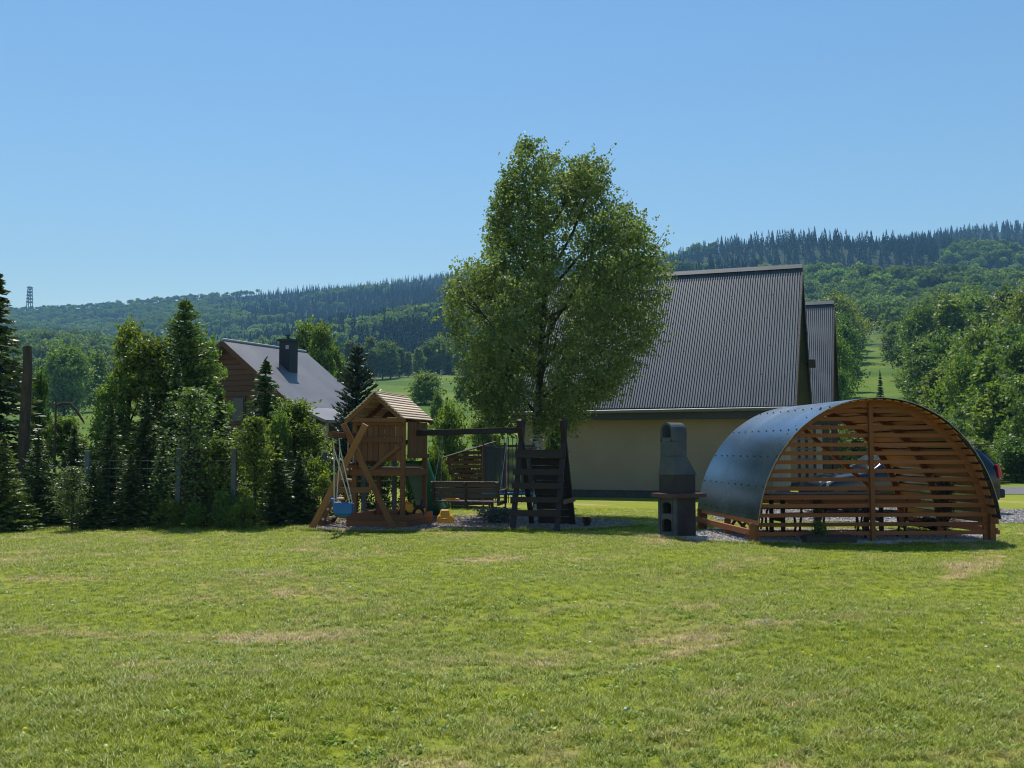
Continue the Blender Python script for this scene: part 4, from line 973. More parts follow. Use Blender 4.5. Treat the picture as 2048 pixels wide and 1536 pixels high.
def trampoline():
    Yc = 25.6; c = Vector(((1022 - 1024) / F * Yc, Yc, 0)); rr = .74; zp = CAMZ - (985 - HOR) / F * Yc + .0
    t = thing('trampoline', c, 'small trampoline with grey safety net and blue edge pad behind the bench', 'trampoline')
    def ring(r_, z, n=32): return [c + Vector((r_ * math.cos(2 * math.pi * k / n), r_ * math.sin(2 * math.pi * k / n), z)) for k in range(n + 1)]
    m = MB(); lathe(m, c + Vector((0, 0, zp)), [(rr - .16, -.02), (rr, -.03), (rr + .02, 0), (rr, .035), (rr - .16, .03), (rr - .16, -.02)], 32); m.build('edge_pad', 'blue', t, smooth=True)
    m = MB(); lathe(m, c + Vector((0, 0, zp - .01)), [(0, 0), (rr - .15, 0)], 32); m.build('mat', 'black', t)
    ztop = CAMZ + (HOR - 892) / F * Yc
    for k in range(6):
        a = 2 * math.pi * (k + .32) / 6; p = c + Vector((rr * math.cos(a), rr * math.sin(a), 0))
        m = MB(); m.tube([p, p + Vector((0, 0, ztop + .08))], .022, 8); m.build('pole', 'red_brown', t)
    # net: real woven strands, fine mesh
    m = MB(); nv, nh = 150, 64
    for k in range(nv):
        a = 2 * math.pi * k / nv; sag = .05 * abs(math.sin(3 * (a - 2 * math.pi * .32 / 6))); p = c + Vector(((rr - .05 - sag * .5) * math.cos(a), (rr - .05 - sag * .5) * math.sin(a), zp)); m.beam(p, Vector((p.x, p.y, ztop - sag)), .013, .002)
    for j in range(nh):
        z = zp + (ztop - zp - .06) * j / nh; R_ = ring(rr - .06, z, 30)
        for k in range(30): m.beam(R_[k], R_[k + 1], .002, .008)
    m.build('safety_net', 'net', t, kind='stuff')
    m = MB(); R_ = ring(rr - .03, ztop, 30)
    for k in range(30): m.beam(R_[k], R_[k + 1], .01, .05)
    m.build('net_top_band', 'net', t)
trampoline()
def spiked_fence():
    t = thing('iron_fence', Vector((-.3, 30, 0)), 'black iron picket fence tops just left of the climbing frame', 'fence')
    zt = CAMZ + (HOR - 873) / F * 30
    for i in range(12):
        x = (948 - 1024 + i * 8.6) / F * 30; m = MB(); m.tube([(x, 30, 0), (x, 30, zt - .05)], .013, 6); m.tube([(x, 30, zt - .06), (x, 30, zt + .02)], [.022, .002], 6); m.build('picket', 'black', t)
    for z in (.35, zt - .28): piece('rail', ((944 - 1024) / F * 30, 30, z), ((1048 - 1024) / F * 30, 30, z), .02, .04, 'black', t)
spiked_fence()
def greenhouse():
    c = at(172, 905, 27.5); c.z = 0; t = thing('cold_frame', c, 'pale white film covered low greenhouse glimpsed through the hedge at left', 'greenhouse')
    z1 = CAMZ + (HOR - 893) / F * 27.5; z0 = 1.05; hw = .62
    m = MB(); m.box(c + Vector((-hw, 0, 0)), (2 * hw, 0, 0), (0, 1.8, 0), (0, 0, z0)); m.build('side_wall', 'white_film', t)
    m = MB(); m.hexa([c + Vector(p) for p in ((-hw - .04, -.05, z0 + .004), (hw + .04, -.05, z0 + .004), (hw + .04, 1.85, z1 - .04), (-hw - .04, 1.85, z1 - .04), (-hw - .04, -.05, z0 + .04), (hw + .04, -.05, z0 + .04), (hw + .04, 1.85, z1), (-hw - .04, 1.85, z1))]); m.build('lid', 'white_film', t)
greenhouse()
def fence():
    t = thing('wire_fence', Vector((-10, 21.6, 0)), 'wire garden fence on square grey concrete posts running through the hedge', 'fence')
    xs_ = [(178, 1.55), (360, 1.6), (470, 1.6), (650, 1.52), (729, 1.5), (790, 1.5)]
    P = []
    for i, (px, h) in enumerate(xs_):
        Yd = (20.4, 20.45, 20.45, 21.9, 22.2, 22.4)[i]; p = Vector(((px - 1024) / F * Yd, Yd, 0)); P.append(p)
        m = MB(); m.box(p + Vector((-.05, -.05, -.2)), (.1, 0, 0), (0, .1, 0), (0, 0, h + .2)); m.build('post', 'post_grey', t, bevel=.012)
        m = MB(); m.box(p + Vector((-.055, -.055, h + .002)), (.11, 0, 0), (0, .11, 0), (0, 0, .02)); m.build('post_cap', 'tin', t)
    m = MB()
    for a, b in zip(P[:-1], P[1:]):
        for k in range(9): m.tube([a + Vector((0, -.06, .12 + k * .155)), b + Vector((0, -.06, .12 + k * .155))], .0025, 4, False)
        n = int((b - a).length / .15)
        for k in range(1, n): p = a.lerp(b, k / n); m.tube([p + Vector((0, -.06, .1)), p + Vector((0, -.06, 1.4))], .0022, 4, False)
    m.build('wire_mesh', 'wire', t, kind='stuff')
fence()
def odd_posts():
    p = at(54, 693, 21.5); t = thing('wooden_post', Vector((p.x, p.y, 0)), 'tall dark sawn-off tree trunk post rising above the hedge at far left', 'post')
    m = MB(); m.tube([(p.x + .03, p.y, -.1), (p.x, p.y, p.z * .5), (p.x + .03, p.y, p.z - .6), (p.x + .01, p.y, p.z)], [.13, .115, .10, .085], 12); m.build('shaft', 'bark', t)
    c = at(112, 845, 21.2); t = thing('bare_sapling', Vector((c.x, c.y, 0)), 'leafless dead sapling with one arching broken branch in the left hedge', 'tree')
    s = Vector((c.x, c.y, 0)); top = at(112, 801, 21.2)
    m = MB(); m.tube([s, top], [.035, .018], 7); m.build('trunk', 'bark', t)
    pts = [at(113, 811, 21.2), at(124, 807, 21.25), at(140, 807, 21.3), at(152, 820, 21.3), at(168, 845, 21.35)]
    m = MB(); m.tube(pts, [.03, .035, .035, .03, .02], 7); m.build('branch', 'bark', t)
    for k in range(5):
        z = top.z - .15 - k * .22; m = MB(); sgn = 1 if k % 2 else -1; m.tube([(s.x, s.y, z), (s.x + sgn * .22, s.y - .02, z + .18)], [.012, .004], 5); m.build('branch', 'bark', t)
odd_posts()

# ------------------------------------------------------------------ concrete garden grill
def grill():
    o = gp(1350, 1077); th = R(-30); o.z = 0
    u = Vector((math.cos(R(32)), math.sin(R(32)), 0)); v = Vector((-math.sin(R(32)), math.cos(R(32)), 0))
    t = thing('garden_grill', o + u * .25 + v * .25, 'grey concrete garden grill with arched chimney left of the slatted shelter', 'grill')
    def q(a, b, z): return o + u * a + v * b + Vector((0, 0, z))
    # nearest vertical edge at o; right face along u, left face along v (shown turned)
    Wu, Wv = .50, .42
    zs = .72
    # base carcass: back and sides, two arched niches on the left face
    m = MB()
    m.box(q(0, 0, 0), u * Wu, v * .05, (0, 0, zs)); m.box(q(0, Wv - .05, 0), u * Wu, v * .05, (0, 0, zs)); m.box(q(Wu - .05, .051, 0), u * .05, v * (Wv - .102), (0, 0, zs))
    m.build('base_wall', 'soot', t)
    for z, h in ((0, .10), (.36, .07), (.66, .06)):
        m = MB(); m.box(q(.0, .052, z), u * (Wu - .052), v * (Wv - .104), (0, 0, h)); m.build('base_shelf', 'concrete', t)
    for z0, z1 in ((.10, .36), (.43, .66)):
        # arch frame in front of each niche
        pr = [(.052, z0), (.075, z0), (.075, z1 - .07), (.11, z1 - .035), (.21, z1 - .02), (.31, z1 - .035), (.345, z1 - .07), (.345, z0), (.368, z0), (.368, z1), (.052, z1)]
        m = MB(); prism(m, pr, q(-.012, 0, 0), v, (0, 0, 1), u * .05); m.build('niche_frame', 'concrete', t)
    for b in (0, Wv): 
        m = MB(); m.box(q(-.014, b - .025, 0), u * .06, v * .05, (0, 0, zs)); m.build('corner_pilaster', 'concrete', t, bevel=.006)
    m = MB(); m.box(q(-.12, -.08, zs + .002), u * (Wu + .32), v * (Wv + .16), (0, 0, .075)); m.build('worktop', 'brick_red', t, bevel=.008)
    # firebox
    z0 = zs + .08; z1 = z0 + .33
    m = MB(); m.box(q(0, 0, z0), u * Wu, v * .06, (0, 0, z1 - z0)); m.box(q(0, Wv - .06, z0), u * Wu, v * .06, (0, 0, z1 - z0)); m.box(q(.001, .061, z0), u * .05, v * (Wv - .122), (0, 0, z1 - z0)); m.build('firebox', 'soot', t)
    # hood tapering to the stack
    z2 = z1 + .34; a0, a1, b0, b1 = .0, .34, .04, .38
    m = MB(); m.hexa([q(-.01, -.01, z1 + .002), q(Wu + .04, -.01, z1 + .002), q(Wu + .04, Wv + .01, z1 + .002), q(-.01, Wv + .01, z1 + .002), q(a0, b0, z2), q(a1, b0, z2), q(a1, b1, z2), q(a0, b1, z2)]); m.build('hood', 'concrete', t, bevel=.01)
    # stack
    z3 = z2 + .26
    m = MB(); m.box(q(a0, b0, z2 + .002), u * (a1 - a0), v * (b1 - b0), (0, 0, z3 - z2)); m.build('chimney', 'concrete', t, bevel=.008)
    # arched cap, open through the left face
    zt = CAMZ + (HOR - 845) / F * o.y; rr = (b1 - b0) / 2; hb = zt - rr - z3
    n = 12; outer = [(b0, 0), (b0, hb)] + [(b0 + rr - rr * math.cos(math.pi * k / n), hb + rr * math.sin(math.pi * k / n)) for k in range(1, n)] + [(b1, hb), (b1, 0)]
    ri = rr - .045; inner = [(b1 - .045, .08), (b1 - .045, hb)] + [(b0 + rr + ri * math.cos(math.pi * k / n), hb + ri * math.sin(math.pi * k / n)) for k in range(1, n)] + [(b0 + .045, hb), (b0 + .045, .08)]
    m = MB(); 
    for i in range(len(outer) - 1):
        p, q2 = outer[i], outer[i + 1]; pi, qi = inner[len(inner) - 1 - i], inner[len(inner) - 2 - i]
        A = [q(a0, p[0], z3 + .004 + p[1]), q(a0, q2[0], z3 + .004 + q2[1]), q(a0, qi[0], z3 + .004 + qi[1]), q(a0, pi[0], z3 + .004 + pi[1])]
        B_ = [x + u * (a1 - a0) for x in A]; m.hexa(A + B_)
    m.box(q(a0, b0 + .046, z3 + .004), u * (a1 - a0), v * (b1 - b0 - .092), (0, 0, .075)); m.build('chimney_cap', 'concrete', t)
grill()

# ------------------------------------------------------------------ arched shelter
def shelter():
    FL = gp(1503, 1086); FR = gp(1981, 1083); FL.z = FR.z = 0
    u = (FR - FL).normalized(); v = Vector((-u.y, u.x, 0)); Wd = (FR - FL).length; D = 3.1
    # axis drifts slightly left going back
    v = (v + u * -0.03).normalized()
    t = thing('arched_shelter', FL + u * Wd / 2, 'brown slatted barrel-shaped garden shelter with curved grey metal roof', 'shelter')
    Hh = CAMZ + (HOR - 799) / F * FL.y; a_ = Wd / 2; 
    def q(a, b, z): return FL + u * a + v * b + Vector((0, 0, z))
    z00 = .0
    def arc(th, off=0.0):   # th 0 = right ground, pi = left ground
        ca, sa = math.cos(th), math.sin(th); ex = .96
        x = (a_ + off) * math.copysign(abs(ca) ** ex, ca); z = (Hh + off - z00) * abs(sa) ** ex
        return a_ + x, z00 + z
    NA = 48
    # ribs (front, middle, back)
    for b in (0.0, D / 2, D - .05):
        m = MB(); V = []
        for k in range(NA + 1):
            th = math.pi * k / NA
            xo, zo = arc(th, -.01); xi, zi = arc(th, -.12)
            for bb in (b - .025, b + .025): V += [q(xo, bb, zo), q(xi, bb, zi)]
        Fq = []
        for k in range(NA):
            i = 4 * k; j = i + 4; Fq += [(i, j, j + 1, i + 1), (i + 3, j + 3, j + 2, i + 2), (i, i + 2, j + 2, j), (i + 1, j + 1, j + 3, i + 3)]
        Fq += [(0, 1, 3, 2), (4 * NA, 4 * NA + 2, 4 * NA + 3, 4 * NA + 1)]
        m.add(V, Fq); m.build('rib', 'wood_shelter', t)
    # battens under the sheet, running front to back
    zmin = .2
    nb = 44
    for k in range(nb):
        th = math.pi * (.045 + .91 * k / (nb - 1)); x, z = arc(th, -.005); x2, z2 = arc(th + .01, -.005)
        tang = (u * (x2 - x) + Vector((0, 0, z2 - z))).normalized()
        piece('batten', q(x, -.26 + random.uniform(-.05, .05), z) , q(x, D + .08, z), .105, .02, 'wood_batten_lit', t, side=tang)
    # metal sheet, with edge thickness, overhangs the front
    def shell(th0, th1, o0, o1, b0, b1, name, mat):
        m = MB(); n = 44; V = []
        for k in range(n + 1):
            th = th0 + (th1 - th0) * k / n; xi, zi = arc(th, o0); xo, zo = arc(th, o1)
            V += [q(xi, b0, zi), q(xo, b0, zo), q(xi, b1, zi), q(xo, b1, zo)]
        Fq = []
        for k in range(n):
            i = 4 * k; j = i + 4; Fq += [(i, i + 1, j + 1, j), (i + 2, j + 2, j + 3, i + 3), (i + 1, i + 3, j + 3, j + 1), (i, j, j + 2, i + 2)]
        Fq += [(0, 2, 3, 1), (4 * n, 4 * n + 1, 4 * n + 3, 4 * n + 2)]
        m.add(V, Fq); o = m.build(name, mat, t, smooth=False)
        for p in o.data.polygons: p.use_smooth = True
        md = o.modifiers.new('edges', 'EDGE_SPLIT'); md.split_angle = R(40); return o
    L_ = [0.052, .30, .5, .70, .948]
    for i in range(4):
        shell(math.pi * (L_[i] - .004), math.pi * (L_[i + 1] + .004), .014 + .004 * (i % 2), .022 + .004 * (i % 2), -.36, D + .16, 'metal_sheet', 'sheet')
    m = MB()
    for th in [math.pi * f for f in (.06, .122, .197, .28, .38, .5, .62, .72, .803, .878, .94)]:
        x, z = arc(th, .03)
        for b in np.arange(-.28, D + .1, .38): 
            p = q(x, b + random.uniform(-.03, .03), z); m.box(p - Vector((.01, .01, .01)), (.02, 0, 0), (0, .02, 0), (0, 0, .02))
    m.build('roof_screws', 'screw', t, kind='stuff')
    # front posts
    for a in (0, Wd - .0): piece('post', q(a, -.045, -.05), q(a, -.045, .62 if a else .34), .10, .10, 'wood_shelter', t, side=u)
    piece('post', q(a_, -.045, -.05), q(a_, -.045, Hh - .06), .075, .07, 'wood_shelter', t, side=u)
    for a in (0.0, Wd): piece('post', q(a, D, -.05), q(a, D, .4), .09, .09, 'wood_shelter', t, side=u)
    # side sills
    piece('sill', q(-.06, -.1, .19), q(-.06, D + .1, .19), .05, .10, 'wood_shelter', t); piece('sill', q(Wd + .06, -.1, .19), q(Wd + .06, D + .1, .19), .05, .10, 'wood_shelter', t)
    # front slats
    ypx = [1067, 1049, 1031, 1012, 995, 977, 959, 942, 924, 907, 889, 871, 854, 837, 821]
    for i, yp in enumerate(ypx):
        z = CAMZ + (HOR - yp) / F * (FL.y - .1)
        s = min(1, max(0, z / Hh)) ** (1 / .96); ca = math.sqrt(max(0, 1 - s * s)); xr = a_ * ca ** .96
        l, r_ = a_ - xr - .02, a_ + xr + .03
        if i == 0: l, r_ = -.1, Wd + .16
        piece('slat', q(l, -.015, z + random.uniform(-.008, .008)), q(r_, -.015, z + random.uniform(-.008, .008)), .022, .068 if i != 4 else .075, 'wood_shelter', t, side=v)
    # rear: brace, low boards
    piece('brace', q(a_ - .1, D - .1, Hh - .35), q(Wd - .35, D - .1, .5), .05, .08, 'wood_shelter', t, side=v)
    piece('rear_rail', q(.1, D - .02, .55), q(Wd - .1, D - .02, .55), .03, .08, 'wood_shelter', t, side=v)
    return t, q, u, v, Wd, D, Hh
SH, SQ, SU, SV, SW, SD, SHH = shelter()

def table_set():
    t = thing('picnic_table', SQ(2.15, 1.5, 0), 'long wooden table inside the arched shelter', 'table')
    for k in range(5): piece('top_board', SQ(.75, 1.2 + k * .15, .76), SQ(3.1, 1.2 + k * .15, .76), .14, .03, 'wood_shelter', t)
    for a in (1.0, 2.85):
        for b in (1.2, 1.8): piece('leg', SQ(a, b, 0), SQ(a, b, .735), .07, .07, 'wood_dark', t)
        piece('foot_rail', SQ(a, 1.2, .3), SQ(a, 1.8, .3), .04, .07, 'wood_dark', t)
    for b, lb in ((.62, 'front long wooden bench before the table inside the shelter'), (2.35, 'rear long wooden bench behind the table inside the shelter')):
        s = thing('bench', SQ(2.0, b, 0), lb, 'bench')
        for k in (-.09, .09): piece('seat_board', SQ(.8, b + k, .45), SQ(3.2, b + k, .45), .16, .03, 'wood_shelter', s)
        if b < 1: piece('back_board', SQ(.8, b - .22, .66), SQ(3.2, b - .22, .66), .02, .16, 'wood_shelter', s, side=SV)
        for a in (1.05, 2.2, 2.95):
            m = MB(); m.tube([SQ(a, b - .2, 0), SQ(a, b - .1, .2), SQ(a, b - .17, .42), SQ(a, b - .22, .74 if b < 1 else .43)], .022, 7); m.tube([SQ(a, b + .2, 0), SQ(a, b + .1, .22), SQ(a, b + .17, .43)], .022, 7); m.build('leg', 'black', s, smooth=True)
    s = thing('wooden_chair', SQ(.45, 1.9, 0), 'slanting wooden lounge seat at the left inside the shelter', 'chair')
    for k in range(5): piece('slat', SQ(.28 + k * .1, 1.5, .34 + k * .035), SQ(.28 + k * .1, 2.2, .34 + k * .035), .085, .02, 'wood_shelter', s)
    for b in (1.55, 2.15):
        piece('leg', SQ(.25, b, 0), SQ(.62, b, .52), .04, .05, 'wood_shelter', s, side=SV); piece('leg', SQ(.68, b, 0), SQ(.3, b, .40), .04, .05, 'wood_shelter', s, side=SV)
    # long dark planter at the front
    p = thing('planter_box', SQ(1.25, -.22, 0), 'low dark planter box on the grass edge before the shelter', 'planter')
    m = MB(); m.box(SQ(.8, -.42, -.02), SU * .86, SV * .24, (0, 0, .16)); m.build('box', 'wood_dark', p, bevel=.01)
    m = MB(); m.box(SQ(.83, -.39, .142), SU * .8, SV * .18, (0, 0, .012)); m.build('soil', 'soot', p)
table_set()

def porch_posts():
    t = thing('pergola', Vector((9.2, 31, 0)), 'dark lattice pergola seen through the left slats of the shelter', 'pergola')
    for px in (1597, 1612, 1628, 1650, 1668):
        x = (px - 1024) / F * 30; wdt = .16 if px > 1640 else .07
        piece('post', (x, 30, 0), (x, 30, 2.35), wdt, wdt, 'wood_dark', t)
    for z in (1.0, 1.3, 1.6, 1.9, 2.3): piece('rail', ((1590 - 1024) / F * 30, 29.93, z), ((1630 - 1024) / F * 30, 29.93, z), .03, .05, 'post_grey', t)
    piece('roof_beam', ((1585 - 1024) / F * 30, 30, 2.43), ((1690 - 1024) / F * 30, 30, 2.43), .2, .16, 'wood_dark', t)
porch_posts()

# ------------------------------------------------------------------ black car
def car():
    Yn = 24.6; xr = (2006 - 1024) / F * Yn; Lc, Wc, Hc = 4.6, 1.86, CAMZ + (HOR - 885) / F * Yn
    th = R(4); fu = Vector((math.cos(th), math.sin(th), 0)); fv = Vector((-fu.y, fu.x, 0)); o = Vector((xr, Yn, 0)) - fu * Lc
    t = thing('black_car', o + fu * Lc / 2 + fv * Wc / 2, 'black estate car parked side-on behind the right end of the shelter', 'car')
    def q(x, y, z): return o + fu * x + fv * (Wc / 2 + y) + Vector((0, 0, z))
    # stations: x, top z, belt z, bottom z, half width at belt, half width at roof
    st = [(0, .62, .60, .34, .70, .66), (.06, .78, .68, .24, .80, .72), (.35, .93, .80, .22, .90, .78), (.9, 1.00, .92, .22, .92, .80), (1.25, 1.05, 1.0, .22, .925, .80), (1.7, 1.38, 1.03, .22, .93, .70), (2.05, 1.60, 1.05, .22, .93, .66),
          (2.5, Hc - .02, 1.06, .22, .93, .66), (3.1, Hc, 1.08, .22, .93, .66), (3.7, Hc - .02, 1.10, .22, .93, .65), (4.15, Hc - .09, 1.12, .22, .92, .64), (4.36, 1.42, 1.12, .24, .90, .68), (4.52, 1.14, 1.08, .26, .86, .76), (4.6, .86, .80, .34, .78, .74)]
    V = []; 
    for (x, zt, zb, z0, wb, wr) in st:
        cr = .035 if x > 1.6 and x < 4.3 else .02
        half = [(wb * .93, z0), (wb, z0 + .14), (wb + .01, (z0 + zb) / 2 + .05), (wb - .005, zb), (wr + .03, zt - .07 if zt - zb > .15 else zt - (zt - zb) * .3), (wr - .08, zt - .01), (wr * .5, zt + cr)]
        ring = [q(x, -a, b) for a, b in half] + [q(x, a, b) for a, b in reversed(half)]; V += ring
    k = 14; n = len(st); Fq = [(i * k + j, i * k + (j + 1) % k, (i + 1) * k + (j + 1) % k, (i + 1) * k + j) for i in range(n - 1) for j in range(k)] + [tuple(range(k - 1, -1, -1)), tuple(range((n - 1) * k, n * k))]
    m = MB(); m.add(V, Fq); b = m.build('body', 'car_paint', t, smooth=True)
    sb = b.modifiers.new('sub', 'SUBSURF'); sb.levels = 1; sb.render_levels = 2
    # side windows sit just outside the tumblehome
    def wside(x, z, s):   # interpolate half width on the side at height z
        i = max(0, min(n - 2, next((j for j in range(n - 1) if st[j + 1][0] >= x), n - 2))); f = (x - st[i][0]) / (st[i + 1][0] - st[i][0])
        g_ = [st[i][c] * (1 - f) + st[i + 1][c] * f for c in range(6)]; zb, zt, wb, wr = g_[2], g_[1] - .07, g_[4], g_[5] + .03
        tt = max(0, min(1, (z - zb) / max(.01, zt - zb))); return s * ((wb - .005) * (1 - tt) + wr * tt)
    for s in (-1, 1):
        for poly in ([(1.75, 1.10), (2.62, 1.12), (2.62, 1.62), (2.15, 1.56)], [(2.70, 1.12), (3.5, 1.14), (3.5, 1.63), (2.70, 1.62)], [(3.58, 1.15), (4.16, 1.20), (4.02, 1.56), (3.58, 1.62)]):
            vs = [q(x, wside(x, z, s) + s * .004, z) for x, z in poly]; m = MB(); m.add(vs + [p - fv * s * .03 for p in vs], [(0, 1, 2, 3), (7, 6, 5, 4), (0, 4, 5, 1), (1, 5, 6, 2), (2, 6, 7, 3), (3, 7, 4, 0)]); m.build('window', 'glass', t)
    m = MB(); vs = [q(4.53, -.72, 1.16), q(4.53, .72, 1.16), q(4.28, .6, 1.56), q(4.28, -.6, 1.56)]; m.add(vs + [p - fu * .05 for p in vs], [(0, 1, 2, 3), (7, 6, 5, 4), (0, 4, 5, 1), (1, 5, 6, 2), (2, 6, 7, 3), (3, 7, 4, 0)]); m.build('rear_window', 'glass', t)
    m = MB(); vs = [q(1.30, -.74, 1.07), q(1.30, .74, 1.07), q(1.98, .6, 1.58), q(1.98, -.6, 1.58)]; m.add(vs + [p - fu * .05 for p in vs], [(0, 1, 2, 3), (7, 6, 5, 4), (0, 4, 5, 1), (1, 5, 6, 2), (2, 6, 7, 3), (3, 7, 4, 0)]); m.build('windscreen', 'glass', t)
    for s in (-1, 1):
        m = MB(); m.hexa([q(4.46, s * .80, .90), q(4.585, s * .80, .90), q(4.585, s * .89, .90), q(4.46, s * .915, .90), q(4.44, s * .76, 1.22), q(4.50, s * .76, 1.22), q(4.50, s * .86, 1.22), q(4.44, s * .89, 1.22)]); m.build('tail_light', 'car_red', t, bevel=.015)
        m = MB(); m.box(q(1.62, s * .95 - .09, 1.08), fu * .1, fv * .18, (0, 0, .14)); m.build('mirror', 'car_paint', t, bevel=.03)
        m = MB(); m.tube([q(2.2, s * .58, Hc + .02), q(2.3, s * .58, Hc + .06), q(3.9, s * .58, Hc + .055), q(4.05, s * .58, Hc)], .016, 8); m.build('roof_rail', 'tin', t, smooth=True)
        m = MB(); m.hexa([q(.03, s * .5, .66), q(.3, s * .5, .7), q(.45, s * .87, .72), q(.14, s * .83, .66), q(.1, s * .5, .8), q(.36, s * .5, .86), q(.5, s * .86, .86), q(.2, s * .82, .8)]); m.build('headlight', 'tin', t, bevel=.02)
        for x in (.88, 3.62):
            c = q(x, s * .84, .335); m = MB(); lathe(m, c, [(.20, -.12), (.31, -.12), (.335, -.09), (.335, .09), (.31, .12), (.20, .12)], 28, fv); wl = m.build('wheel', 'rubber', t, smooth=True)
            m = MB(); lathe(m, c, [(.21, -.1), (.2, -.03), (.2, .03), (.21, .1)], 24, fv)
            for j in range(5):
                a = 2 * math.pi * j / 5; m.beam(c + fv * s * .07, c + fv * s * .09 + (fu * math.cos(a) + Vector((0, 0, 1)) * math.sin(a)) * .205, .05, .03, side=(fu * -math.sin(a) + Vector((0, 0, 1)) * math.cos(a)))
            m.build('rim', 'steel', wl)
            m = MB(); lathe(m, q(x, s * .88, .35), [(.36, -.03), (.40, -.0), (.40, .055), (.36, .06)], 28, fv); m.build('wheel_arch', 'black', t, smooth=True)
    m = MB(); m.box(q(4.42, -.84, .40), fu * .24, fv * 1.68, (0, 0, .22)); m.build('rear_bumper', 'black', t, bevel=.04)
    m = MB(); m.box(q(4.605, -.26, .70), fu * .012, fv * .52, (0, 0, .11)); m.build('number_plate', 'white_film', t)
    m = MB(); m.box(q(4.2, -.55, Hc - .07), fu * .28, fv * 1.1, (0, 0, .035)); m.build('roof_spoiler', 'car_paint', t, bevel=.012)
car()
# ------------------------------------------------------------------ the birch, outline read in metres
def main_birch():
    Yb = 24.3; x0 = (1076 - 1024) / F * Yb
    t = thing('birch_tree', (x0, Yb, 0), 'tall wind-swept birch with white trunk growing behind the climbing frame', 'tree')
    rows = [(268, 1050, 1078), (300, 1020, 1102), (322, 1012, 1215), (350, 995, 1222), (377, 983, 1230), (400, 975, 1250), (431, 966, 1278), (460, 960, 1305), (486, 958, 1330), (515, 950, 1350), (540, 900, 1358), (580, 874, 1348), (640, 878, 1332), (700, 885, 1310), (750, 905, 1265), (800, 930, 1210), (850, 975, 1140), (880, 1010, 1095)]
    yy = np.array([r_[0] for r_ in rows], float); lf = np.array([r_[1] for r_ in rows], float); rt = np.array([r_[2] for r_ in rows], float)
    r = np.random.default_rng(5); NT = 9600; per = 21
    ty = r.uniform(272, 862, NT * 3); wl = np.interp(ty, yy, lf); wr = np.interp(ty, yy, rt)
    keep = r.random(NT * 3) < (wr - wl) / 460; ty, wl, wr = ty[keep][:NT], wl[keep][:NT], wr[keep][:NT]; n = len(ty)
    mid = (wl + wr) / 2; half = (wr - wl) / 2
    f = np.sign(r.normal(size=n)) * r.random(n) ** 0.72; g_ = r.uniform(-1, 1, n) * np.sqrt(1 - f * f)
    # lobes: big clumps with gaps between them
    px = mid + half * f * 0.93
    xw = (px - 1076) / F * Yb; dw = g_ * half / F * Yb * 0.95; zw = CAMZ + (HOR - ty) / F * Yb
    lob = vnoise(xw * 6.0 + 0.0, zw * 5.2 + dw * 1.0, 0.5, 9) + vnoise(xw * 4 + dw * 3, zw * 3 - dw * 4, 0.7, 19)
    edge0 = np.clip(np.hypot(f, g_), 0, 1); lob2 = vnoise(px, ty, 0.11, 77) + 0.5 * vnoise(px, ty, 0.21, 78); kk = ((lob > -0.5 + 0.55 * edge0 ** 2) | (r.random(n) < 0.4 - 0.3 * edge0)) & ((edge0 < .92 + .22 * lob2) | (r.random(n) < .35))
    kk &= ~(((px - 1137) / 25) ** 2 + ((ty - 296) / 34) ** 2 < 1); g_ = g_[kk]
    xw, dw, zw, f = xw[kk], dw[kk], zw[kk], f[kk]; n = len(xw)
    base = np.stack([xw, dw, zw], 1)
    out = np.stack([xw - 0.25, dw, (zw - 4.2) * 0.55], 1); out = unit(out)
    dirv = unit(out * 0.75 + np.array([0.50, 0, 0.35]) + r.normal(size=(n, 3)) * 0.35)
    edge = np.clip(np.hypot(f, dw / 2.6), 0, 1)
    ln = 0.22 + 0.42 * edge * r.random(n) ** .8
    long_ = (r.random(n) < .22) & (edge > .7); ln = np.where(long_, ln + r.uniform(.25, .75, n), ln)
    base = base - dirv * (ln * 0.4)[:, None]; s = r.random((n, per)); P = base[:, None, :] + dirv[:, None, :] * (s * ln[:, None])[:, :, None] + r.normal(size=(n, per, 3)) * (0.075 * (1 - 0.6 * s))[:, :, None]
    P[:, :, 2] -= 0.10 * s ** 2
    P = P.reshape(-1, 3); D = unit(r.normal(size=P.shape) + np.array([.25, 0, -.6]))
    tw = r.random(n); tint = np.clip(np.repeat(0.35 * tw, per) + 0.65 * r.random(len(P)), 0, 1)
    V, Fc, T = leaves(P, D, 0.060 * (0.6 + 0.75 * r.random(len(P))), 0.46, 3, tint)
    link('crown', raw_mesh('birch_crown', V, Fc, T, M['leaf_birch']), t)
    m = MB()
    def w3(px, py, d=0): return Vector(((px - 1076) / F * Yb, d, CAMZ + (HOR - py) / F * Yb))
    m.tube([(0, 0, -.3), (0, 0, .3), w3(1074, 930), w3(1073, 850), w3(1080, 760), w3(1085, 660), w3(1092, 560), w3(1085, 460), w3(1075, 370), w3(1066, 300)], [.14, .115, .10, .095, .085, .07, .055, .04, .025, .01], 12)
    tr = m.build('trunk', 'birch_bark', None, smooth=True); tr.parent = t
    lm = MB(); R_ = random.Random(4)
    def limb(p0, p1, r0, depth=0):
        mid_ = p0.lerp(p1, .5) + Vector((R_.uniform(-.1, .1), R_.uniform(-.15, .15), -.12)); lm.tube([p0, mid_, p1], [r0, r0 * .75, r0 * .35], 6, False)
        if depth < 2:
            for _ in range(3):
                a = p0.lerp(p1, R_.uniform(.35, .9)); d = (p1 - p0) * R_.uniform(.15, .3) + Vector((R_.uniform(-.3, .3), R_.uniform(-.4, .4), R_.uniform(-.05, .3))); limb(a, a + d, r0 * .5, depth + 1)
